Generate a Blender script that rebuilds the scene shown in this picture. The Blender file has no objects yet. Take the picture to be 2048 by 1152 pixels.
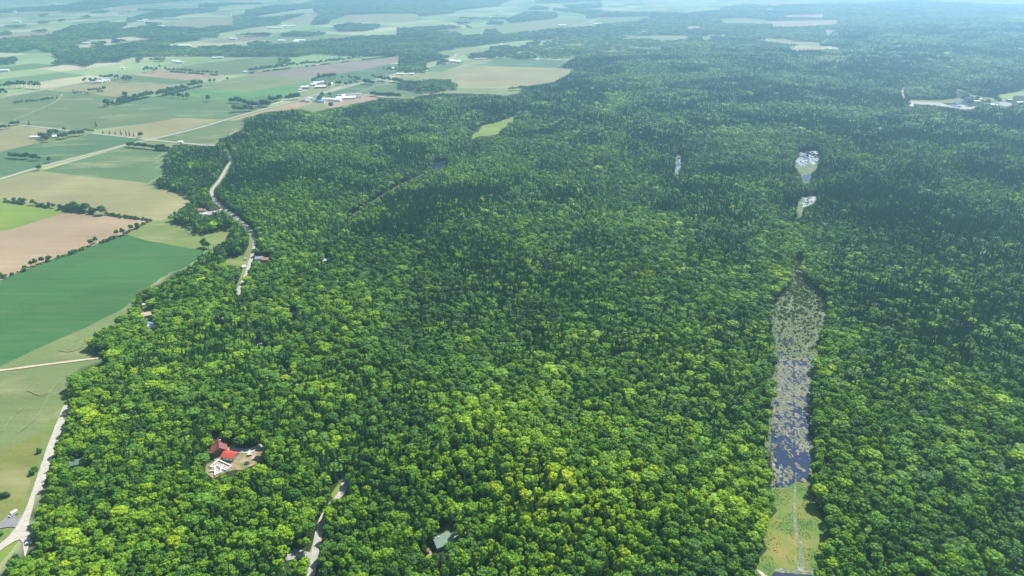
import bpy, math, random
import numpy as np
from mathutils import Vector
from mathutils.geometry import tessellate_polygon
random.seed(7); rng = np.random.default_rng(11)
R = math.radians
S = bpy.context.scene
C = S.collection

# ---------------------------------------------------------------- camera
H = 400.0; F = 1384.0; YH = -70.0
TH = math.atan((576-YH)/F)
cam = bpy.data.objects.new('camera', bpy.data.cameras.new('camera')); C.objects.link(cam)
cam.location = (0, 0, H); cam.rotation_euler = (R(90)-TH, 0, 0)
cam.data.sensor_width = 36; cam.data.lens = 36*F/2048
cam.data.clip_start = 5; cam.data.clip_end = 90000
S.camera = cam
# ---------------------------------------------------------------- sky, sun, exposure
SUN_EL, SUN_AZ = 52.0, 38.0            # azimuth measured from the view direction towards the right
w = bpy.data.worlds.new('World'); S.world = w; w.use_nodes = True
nt = w.node_tree; bg = nt.nodes['Background']
sky = nt.nodes.new('ShaderNodeTexSky'); sky.sky_type = 'NISHITA'; sky.sun_disc = False
sky.sun_elevation = R(SUN_EL); sky.sun_rotation = R(SUN_AZ); sky.air_density = 1.0; sky.dust_density = 1.0
nt.links.new(sky.outputs[0], bg.inputs[0]); bg.inputs[1].default_value = 0.07
sl = bpy.data.lights.new('sun', 'SUN'); sl.energy = 5.0; sl.angle = R(0.5); sl.color = (1, .955, .88)
sun = bpy.data.objects.new('sun', sl); C.objects.link(sun)
sd = Vector((math.sin(R(SUN_AZ))*math.cos(R(SUN_EL)), math.cos(R(SUN_AZ))*math.cos(R(SUN_EL)), math.sin(R(SUN_EL))))
sun.rotation_euler = sd.to_track_quat('Z', 'Y').to_euler(); sun.location = (0, 0, 900)
S.view_settings.view_transform = 'Standard'; S.view_settings.look = 'None'
S.view_settings.exposure = 0.95; S.view_settings.gamma = 1
S.render.engine = 'CYCLES'
S.cycles.max_bounces = 6; S.cycles.transparent_max_bounces = 4; S.cycles.volume_bounces = 1
HAZE_DENSITY = 1.6e-4; HAZE_COLOR = (.42, .73, 1.0)

# ---------------------------------------------------------------- pixel <-> ground
ct, st = math.cos(TH), math.sin(TH)
def G(px, py):
    a, b = px-1024.0, py-576.0
    dx, dy, dz = a, F*ct - b*st, -F*st - b*ct
    t = -H/dz
    return (dx*t, dy*t)
def GG(pts): return [G(*p) for p in pts]
def PJ(x, y, z):
    d = y*ct - (z-H)*st; u = y*st + (z-H)*ct
    return 1024 + F*x/d, 576 - F*u/d
def inpoly(px, py, poly):
    res = np.zeros(px.shape, bool); n = len(poly)
    for i in range(n):
        x1, y1 = poly[i]; x2, y2 = poly[(i+1) % n]
        if y1 == y2: continue
        c = ((y1 > py) != (y2 > py)) & (px < (x2-x1)*(py-y1)/(y2-y1)+x1)
        res ^= c
    return res
def near_path(x, y, path, wd):
    res = np.zeros(x.shape, bool)
    for (x1, y1), (x2, y2) in zip(path[:-1], path[1:]):
        m = (x > min(x1, x2)-wd) & (x < max(x1, x2)+wd) & (y > min(y1, y2)-wd) & (y < max(y1, y2)+wd)
        if not m.any(): continue
        dx, dy = x2-x1, y2-y1; L = dx*dx+dy*dy+1e-9
        t = np.clip(((x-x1)*dx+(y-y1)*dy)/L, 0, 1)
        res |= ((x-x1-t*dx)**2+(y-y1-t*dy)**2 < wd*wd)
    return res
# smooth value noise
class VN:
    def __init__(s, seed): s.t = np.random.default_rng(seed).random((256, 256))
    def __call__(s, x, y, sc):
        x = x/sc; y = y/sc; xi = np.floor(x).astype(int); yi = np.floor(y).astype(int)
        fx = x-xi; fy = y-yi; fx = fx*fx*(3-2*fx); fy = fy*fy*(3-2*fy)
        a = s.t[xi & 255, yi & 255]; b = s.t[(xi+1) & 255, yi & 255]; c = s.t[xi & 255, (yi+1) & 255]; d = s.t[(xi+1) & 255, (yi+1) & 255]
        return (a*(1-fx)+b*fx)*(1-fy)+(c*(1-fx)+d*fx)*fy
N1, N2, N3, N4 = VN(1), VN(2), VN(3), VN(4)

# ---------------------------------------------------------------- traced layout (photo pixels, cast on the ground)
def s5(ox, oy, pts, k=5.12): return [(ox+a/k, oy+b/k) for a, b in pts]
FOREST = [(5,1260),(28,1125),(56,1095),(60,1030),(70,985),(72,930),(80,890),(89,856),(111,814),(133,778),(150,744),(178,736),(206,728),(228,708),
 (211,711),(189,707),(167,697),(167,680),(185,665),(205,650),(222,650),(235,632),(255,628),(250,615),(266,615),(268,597),(282,580),(300,574),(310,577),
 (342,552),(361,541),(390,520),(411,503),(430,492),(461,473),(469,459),(444,461),(411,469),(389,467),(386,455),(328,441),(333,430),(345,422),(360,417),(389,399),
 (370,390),(345,381),(303,371),(303,362),(328,350),(335,335),(325,327),(325,316),(338,303),(345,290),(361,287),(405,292),(430,292),(434,285),(440,278),(489,258),
 (492,250),(485,243),(495,236),(517,227),(546,223),(566,221),(600,217),(630,225),(660,218),(700,210),(725,206),(755,197),(790,197),(815,199),(845,190),(878,187),
 (905,187),(976,188),(1011,192),(1046,184),(1046,172),(1060,172),(1105,165),(1146,144),(1149,138),(1112,136),(1120,131),(1136,122),(1150,113),(1200,110),(1300,108),
 (1400,106),(1450,104),(1500,102),(1577,103),(1592,108),(1624,105),(1674,104),(1700,100),(1660,92),(1642,93),(1642,84),(1680,60),(1900,50),(2300,50),(2400,1260)]
FAR_WOODS = [
 s5(0,0,[(-400,400),(0,400),(200,370),(560,340),(760,270),(1060,230),(1300,240),(1240,290),(900,330),(1010,320),(1280,300),(1560,270),(1850,280),(2048,300),(2060,340),(1900,350),(1560,390),(1340,360),(1100,390),(850,390),(890,420),(700,460),(800,490),(640,510),(480,530),(400,480),(180,530),(0,520),(-400,540)]),
 s5(0,0,[(540,560),(650,510),(800,500),(960,490),(1150,470),(1420,430),(1640,400),(1850,360),(2048,360),(2048,400),(1700,440),(1730,480),(2048,500),(2048,560),(1380,570),(1260,600),(1250,620),(1000,630),(900,664),(840,690),(860,664),(700,640),(520,664),(640,610)]),
 s5(400,0,[(0,490),(330,470),(500,490),(640,490),(500,460),(530,430),(700,430),(980,440),(1300,400),(1550,380),(2048,370),(2048,560),(1500,560),(1200,540),(900,580),(780,560),(500,580),(0,560)]),
 s5(400,0,[(0,300),(210,260),(260,190),(480,150),(470,110),(730,60),(1040,50),(1160,10),(1350,0),(1350,-90),(2048,-90),(2048,135),(1800,140),(1560,160),(1350,190),(1300,240),(1150,250),(1160,180),(1240,150),(1170,100),(1200,70),(900,110),(640,150),(400,200),(600,190),(1080,140),(1080,155),(820,220),(820,245),(560,270),(200,330),(180,380),(0,380)]),
 s5(400,0,[(1370,270),(1500,240),(1850,260),(1780,300),(1560,320),(1420,310)]),
 s5(400,0,[(820,360),(950,330),(1270,340),(1280,355),(1100,370),(820,368)]),
 s5(400,0,[(200,415),(380,420),(380,432),(200,430)]), s5(400,0,[(330,368),(480,350),(720,345),(720,362),(340,372)]),
 s5(400,0,[(560,664),(590,630),(700,610),(900,610),(930,630),(830,655),(680,690),(560,695)]),
 s5(400,0,[(0,45),(120,40),(300,30),(600,30),(640,42),(330,50),(120,70),(0,75)]),
 s5(400,0,[(0,100),(120,85),(190,90),(180,105),(60,120),(0,130)]),
 s5(0,0,[(-400,140),(0,100),(600,60),(700,50),(860,10),(1500,-20),(2000,-60),(2300,-20),(1500,35),(1200,60),(1000,90),(820,110),(300,110),(0,128),(-400,170)]),
 s5(0,0,[(1320,190),(1560,130),(1640,105),(2060,85),(2060,130),(1900,140),(1780,170),(1560,190),(1300,230)]),
 s5(0,0,[(350,165),(380,140),(480,140),(480,168)]), s5(0,0,[(900,132),(1000,112),(1110,115),(1110,125)]), s5(0,0,[(830,182),(900,160),(930,182)]),
 s5(0,0,[(370,240),(440,220),(495,232),(490,242)]), s5(0,0,[(0,358),(0,345),(80,325),(120,345)]), s5(0,0,[(260,352),(310,330),(440,310),(490,320),(350,350)]),
 s5(0,0,[(600,220),(630,195),(670,218)]), s5(0,0,[(1250,128),(1260,108),(1340,115),(1335,130)]), s5(0,0,[(1500,235),(1680,245),(1690,258),(1520,255)]),
 s5(0,0,[(1400,95),(1640,95),(1560,108),(1410,102)]), s5(0,0,[(930,470),(960,445),(1060,430),(1095,445),(1020,465)]), s5(0,0,[(1155,435),(1160,400),(1320,430),(1320,438)]),
 s5(0,0,[(1360,632),(1440,600),(1480,632)]), s5(0,0,[(1500,620),(1680,605),(1680,618),(1510,630)]),s5(0,0,[(0,280),(150,260),(280,262),(150,280)]),
 s5(0,0,[(0,662),(0,610),(100,600),(160,600),(180,630),(60,655)]),
 s5(800,0,[(-10,-90),(1400,-90),(1130,0),(1000,50),(850,70),(600,100),(540,130),(360,150),(210,165),(150,130),(-10,130)]),
 s5(800,0,[(1220,150),(1300,120),(1590,130),(1610,180),(1350,215),(1110,230),(1100,200)]),
 s5(800,0,[(1315,95),(1400,65),(1520,80),(1510,97)]), s5(800,0,[(870,250),(920,225),(1050,225),(1060,240),(950,252)]), s5(800,0,[(570,248),(600,230),(730,240),(720,250)]),
 s5(800,0,[(-20,290),(110,290),(280,280),(500,265),(640,280),(700,270),(800,285),(640,295),(400,305),(150,330),(-20,330)]),
 s5(800,0,[(620,188),(860,190),(1110,190),(1110,200),(850,198),(620,192)]),s5(800,0,[(1740,214),(1745,198),(1815,202),(1810,214)]),
 s5(800,0,[(-20,330),(180,340),(560,330),(660,370),(860,365),(880,310),(980,305),(1040,350),(1300,320),(1560,300),(2060,270),(2060,400),(1500,400),(1300,400),(1000,430),(700,470),(550,490),(330,540),(520,530),(550,590),(380,605),(230,640),(200,700),(260,725),(200,740),(100,730),(-20,720),(40,690),(-20,660)]),
 s5(800,0,[(920,490),(1100,470),(1240,500),(1200,540),(1020,540),(950,600),(880,600),(700,580),(780,545),(930,530)]), s5(800,0,[(650,540),(660,522),(790,530),(780,545)]),
 s5(800,0,[(1140,600),(1140,560),(1440,565),(1450,608)]), s5(800,0,[(1240,480),(1360,470),(1500,510),(1360,540),(1240,520)]), s5(800,0,[(1500,500),(1800,480),(2050,520),(2050,560),(1840,560),(1560,530)]),
 s5(800,0,[(1840,440),(2050,400),(2050,470),(1850,470)]), s5(800,0,[(1560,90),(1850,100),(2060,110),(2060,185),(1900,185),(1940,155),(1800,120),(1600,110)]),
 s5(800,0,[(380,650),(400,620),(480,630),(500,665),(440,668)]),
 s5(800,0,[(1680,60),(2060,30),(2060,75),(1750,85)]), s5(800,0,[(1400,-20),(1700,-40),(2060,-40),(2060,15),(1850,10),(1700,30),(1400,20)]),
 s5(800,80,[(-20,480),(0,410),(60,400),(100,410),(240,370),(340,350),(500,380),(530,440),(700,430),(980,460),(990,480),(860,495),(540,490),(400,510),(330,545),(240,545),(190,520),(120,500)]),
 s5(800,80,[(1010,490),(1030,450),(1340,410),(1560,430),(1600,440),(1500,520),(1330,545),(1265,530),(1260,500),(1100,500)]),
 s5(800,80,[(-200,330),(-60,310),(-20,240),(60,160),(220,150),(240,240),(290,320),(130,330),(60,300),(-30,270),(-80,260)]),
 s5(1200,0,[(-10,130),(200,125),(560,130),(740,130),(860,140),(1240,110),(1240,80),(1400,60),(1640,50),(2048,45),(2700,40),(2900,20),(3200,0),(3350,15),(3900,40),(4600,60),(4600,300),(3500,300),(2300,300),(2300,430),(1560,540),(1300,560),(1020,580),(0,580),(-250,590),(-200,500),(0,440),(-10,330)]),
]
# gaps left open inside those far woods (also traced)
FAR_OPEN = [
 s5(1200,0,[(-60,180),(240,175),(850,162),(560,175),(300,225),(-60,245)]), s5(1200,0,[(850,285),(930,265),(1180,288),(900,296)]),
 [(1434,38),(1492,36),(1545,43),(1539,48),(1500,47),(1448,46)], [(1539,48),(1541,42),(1677,40),(1675,48),(1580,54),(1545,53)], [(1562,31),(1650,28),(1649,35),(1565,34)],
 [(1507,76),(1577,79),(1590,83),(1640,85),(1640,92),(1600,92),(1589,89),(1536,83)], [(1599,95),(1638,95),(1674,102),(1624,105),(1592,107),(1577,101)],
 s5(1200,0,[(600,362),(940,368),(880,400),(640,415),(480,392),(120,402),(300,372)]), s5(1200,0,[(1030,375),(1190,378),(1100,412),(1030,402)]),
 s5(1200,0,[(150,350),(500,302),(590,305),(500,322),(160,362)]), s5(1200,0,[(1090,348),(1290,348),(1290,372),(1090,360)]), s5(1200,0,[(1400,505),(1530,498),(1640,518),(1560,525)]),
 s5(1200,0,[(1300,550),(1380,475),(1400,478),(1330,552)]), s5(1200,0,[(1455,445),(1470,382),(1482,382),(1480,445)]), s5(1200,0,[(985,450),(1010,455),(1068,500),(1040,508)]),
 s5(1200,0,[(2200,70),(3400,100),(3400,110),(2200,80)]), [(1981,31),(2060,31),(2060,37),(2022,37)], s5(1200,0,[(50,420),(110,425),(90,460),(50,455)]),
 s5(800,0,[(340,540),(550,520),(560,490),(920,480),(900,520),(650,560),(560,590)]), s5(400,0,[(1000,520),(1080,510),(1080,518),(1000,525)]), s5(400,0,[(720,300),(830,290),(940,268),(930,280),(730,304)]),
 s5(1200,0,[(1700,85),(1790,82),(1780,100),(1700,105)]), s5(1200,0,[(1570,150),(1830,135),(1820,148),(1580,156)]),
]
PALE = [s5(800,0,[(1000,600),(1010,545),(1130,545),(1140,600)]), s5(800,0,[(1450,610),(1380,560),(1500,530),(1840,560),(1850,600)]), s5(800,0,[(1560,400),(1700,388),(2000,388),(1990,412),(1850,440),(1800,470),(1560,460)]),
 s5(800,0,[(1300,480),(1380,400),(1430,400),(1420,560),(1380,560),(1390,500)]), s5(800,0,[(1420,500),(1500,450),(1600,455),(1700,490),(1500,505)]), s5(1200,0,[(0,505),(100,490),(290,495),(270,520),(100,540),(0,530)]), s5(1200,0,[(150,430),(400,470),(560,470),(700,500),(500,510),(200,470)])]
FAR_OPEN += PALE
# openings that must stay visible inside the forest
CLEAR = {
 'lane': [(455,296),(464,305),(467,325),(459,338),(448,356),(441,366),(430,378),(427,388),(434,400),(452,415),(470,428),(490,445),(508,460),(515,475),(514,490),(507,517),(500,536),(495,553),(486,570),(476,584),(470,580),(484,545),(485,536),(478,533),(450,530),(452,514),(487,512),(498,490),(497,470),(484,451),(462,434),(443,420),(424,402),(418,388),(420,376),(433,362),(440,352),(450,334),(458,324),(457,312),(450,301)],
 'lane_low': [(681,948),(686,950),(697,966),(694,980),(687,990),(664,996),(662,990),(674,972),(681,960)],
 'lane_end': [(644,1030),(650,1034),(641,1075),(634,1115),(630,1152),(626,1260),(600,1260),(612,1152),(618,1120),(601,1117),(573,1122),(568,1110),(590,1098),(619,1105),(630,1075)],
 'road_left': [(68,1000),(80,960),(92,915),(103,882),(114,850),(125,828),(136,808),(141,812),(132,832),(121,860),(110,885),(101,915),(89,958),(76,1000),(64,1040),(61,1075),(58,1100),(46,1112),(45,1060)],
 'yard': [(411,936),(414,929),(430,922),(418,904),(436,884),(455,893),(472,884),(476,890),(464,897),(495,900),(530,887),(530,904),(521,926),(500,934),(484,941),(469,941),(453,945),(434,955),(425,957),(411,946)],
 'cabin': [(866,1084),(885,1062),(892,1049),(899,1049),(912,1066),(908,1080),(882,1096),(866,1092)], 'cabin_dirt': [(851,1097),(862,1092),(864,1112),(855,1114)], 'cabin_drive': [(924,1070),(934,1054),(937,1058),(929,1070)],
 'left_house': [(136,930),(156,918),(172,922),(186,913),(190,917),(172,932),(150,936)],
 'barn_lawn': [(283,606),(305,596),(306,618),(305,632),(290,637),(281,633),(286,620)], 'white_house': [(295,648),(312,648),(316,658),(297,662)], 'brown_roof': [(288,672),(302,666),(303,672),(292,676)],
 'brown_house': [(424,645),(440,640),(453,637),(454,642),(430,650)], 'small_house': [(575,624),(596,624),(596,636),(578,636)], 'grey_yard': [(644,518),(660,512),(662,518),(648,529)],
 'road_house': [(514,514),(537,512),(540,520),(530,524),(508,526)], 'west_yard': [(395,419),(422,423),(445,422),(445,425),(416,431),(403,433),(396,427)], 'lane_dip': [(512,668),(518,672),(522,692),(514,690)], 'lane_dip2': [(568,738),(574,740),(577,749),(571,748)],
 'meadow': [(956,251),(990,246),(1036,228),(1040,232),(1018,249),(1000,262),(997,269),(951,275),(935,289),(928,291),(938,281),(947,268)],
 'creek_pool': [(864,331),(870,325),(893,322),(897,333),(867,341)], 'creek': [(867,338),(867,342),(842,356),(790,380),(755,404),(722,428),(693,442),(692,438),(720,421),(752,398),(788,374),(840,351)],
 'pond_far': [(1594,305),(1605,303),(1618,300),(1640,300),(1641,316),(1636,333),(1632,340),(1622,347),(1622,362),(1608,370),(1602,350),(1590,335),(1590,320)],
 'pond_mid': [(1606,392),(1640,391),(1626,409),(1606,416),(1607,434),(1593,437),(1593,409)],
 'tarn': [(1351,309),(1363,309),(1365,325),(1359,349),(1348,349),(1350,328)],
 'ridge_gap': [(1682,255),(1700,249),(1735,244),(1811,232),(1811,236),(1738,248),(1690,257)],
 'brown_gap': [(1181,331),(1203,327),(1204,331),(1185,335)], 'brown_gap2': [(1290,450),(1306,447),(1305,453)], 'brown_gap3': [(1136,352),(1160,349),(1150,355)],
 'marsh': [(1540,625),(1543,606),(1560,592),(1578,566),(1584,540),(1592,515),(1600,517),(1604,545),(1618,572),(1640,588),(1656,602),(1655,640),(1634,675),(1640,700),(1628,740),(1625,790),(1620,830),(1628,870),(1624,905),(1630,940),(1616,966),(1614,990),(1626,1005),(1640,1022),(1655,1042),(1651,1075),(1640,1114),(1630,1140),(1632,1260),(1500,1260),(1516,1134),(1527,1119),(1524,1075),(1533,1049),(1552,1029),(1546,988),(1540,975),(1534,940),(1532,890),(1536,830),(1545,780),(1549,720),(1545,660)],
 'quarry': [(1802,178),(1809,176),(1810,197),(1820,199),(1874,200),(1908,197),(1922,193),(1908,181),(1914,177),(1930,182),(1956,193),(1983,196),(1998,190),(2048,180),(2300,170),(2300,205),(2060,205),(2040,205),(2020,215),(1995,210),(1970,206),(1953,214),(1948,221),(1925,219),(1895,214),(1860,210),(1832,208),(1824,217),(1818,214),(1819,204),(1803,192)],
 'light_gap': [(1225,700),(1245,700),(1245,704),(1228,706)], 'light_gap2': [(1028,955),(1036,957),(1036,964),(1030,964)], 'light_gap3': [(692,818),(700,818),(700,826)],
 'blowdown': [(1430,778),(1436,778),(1437,783),(1430,783)],
}
QUARRY_TREES = [(1924,203),(1932,199),(1945,197),(1953,203),(1965,200),(1990,203),(1996,207),(1975,209),(1955,211),(1938,212)]
LANE = [(455,298),(462,312),(462,325),(455,333),(444,353),(437,364),(425,378),(422,386),(429,400),(447,417),(467,430),(486,447),(503,461),(510,475),(510,489),(503,517),(497,536),(492,553),(483,570),(476,583),(480,605),(500,645),(513,670),(519,692),(545,718),(573,745),(605,790),(645,860),(672,910),(684,945),(691,965),(687,982),(665,1008),(647,1032),(637,1070),(630,1110),(622,1152),(612,1215)]
ROAD_LEFT = [(137,810),(128,830),(118,855),(107,885),(97,915),(85,950),(73,990)]
ROADS = {
 'county_road': ([(-120,392),(0,359),(90,331),(180,309),(262,287),(305,278.5),(400,256),(453,239),(525,219),(595,201),(636,188),(693,173),(724,165),(757,159),(793,148),(849,135),(876,127),(909,117),(912,108)], 7.5),
 'side_road': ([(-70,250),(25,250),(59,252),(125,260),(170,265),(215,270),(289,278),(305,280.5),(336,283.5),(361,286),(405,290),(433,293),(452,297)], 6.5),
 'forest_lane': (LANE, 5.6), 'gravel_road': (ROAD_LEFT, 7.5),
 'far_road': ([(-120,218),(0,195),(92,178),(164,166),(287,145),(328,137),(386,128),(478,118),(560,110)], 7.5),
 'field_track': ([(-60,748),(0,742),(60,734),(120,726),(180,719),(222,713)], 4.0),
 'lane_spur': ([(1321,107),(1334,95)] and s5(1200,0,[(1315,550),(1388,478)]), 14), 'hill_track': (s5(1200,0,[(1465,445),(1475,382)]), 12),
 'village_road': (s5(1200,0,[(990,452),(1056,503)]), 16), 'sandy_path': ([(1807,177),(1804,186),(1808,196),(1820,204)], 9), 'quarry_drive': ([(1822,206),(1823,216)], 12),
 'yard_drive': ([(529,888),(510,898),(497,903),(480,902),(462,899)], 6.5), 'cabin_track': ([(936,1052),(926,1070),(908,1072)], 4.5), 'farm_track': ([(693,195),(761,168)], 3.5),
 'meadow_track': (s5(0,110,[(150,664),(590,480),(640,400)]), 2.5), 'distant_road': (s5(800,0,[(1780,270),(1990,205),(2200,120)]), 12),
 'west_drive': ([(447,418),(430,424),(412,426)], 7),
}
COL = dict(corn=(.028,.105,.028), corn2=(.038,.105,.04), soy=(.058,.12,.042), hay=(.15,.18,.075), tan=(.29,.215,.135), wheat=(.225,.21,.10), olive=(.12,.14,.03), lime=(.12,.19,.022),
           dark=(.075,.12,.042), bright=(.055,.17,.04), mauve=(.20,.165,.125), pale=(.11,.155,.055), pasture=(.11,.16,.04), dirt=(.30,.22,.15), gravel=(.31,.30,.28), shaded_mud=(.045,.05,.028))
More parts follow.
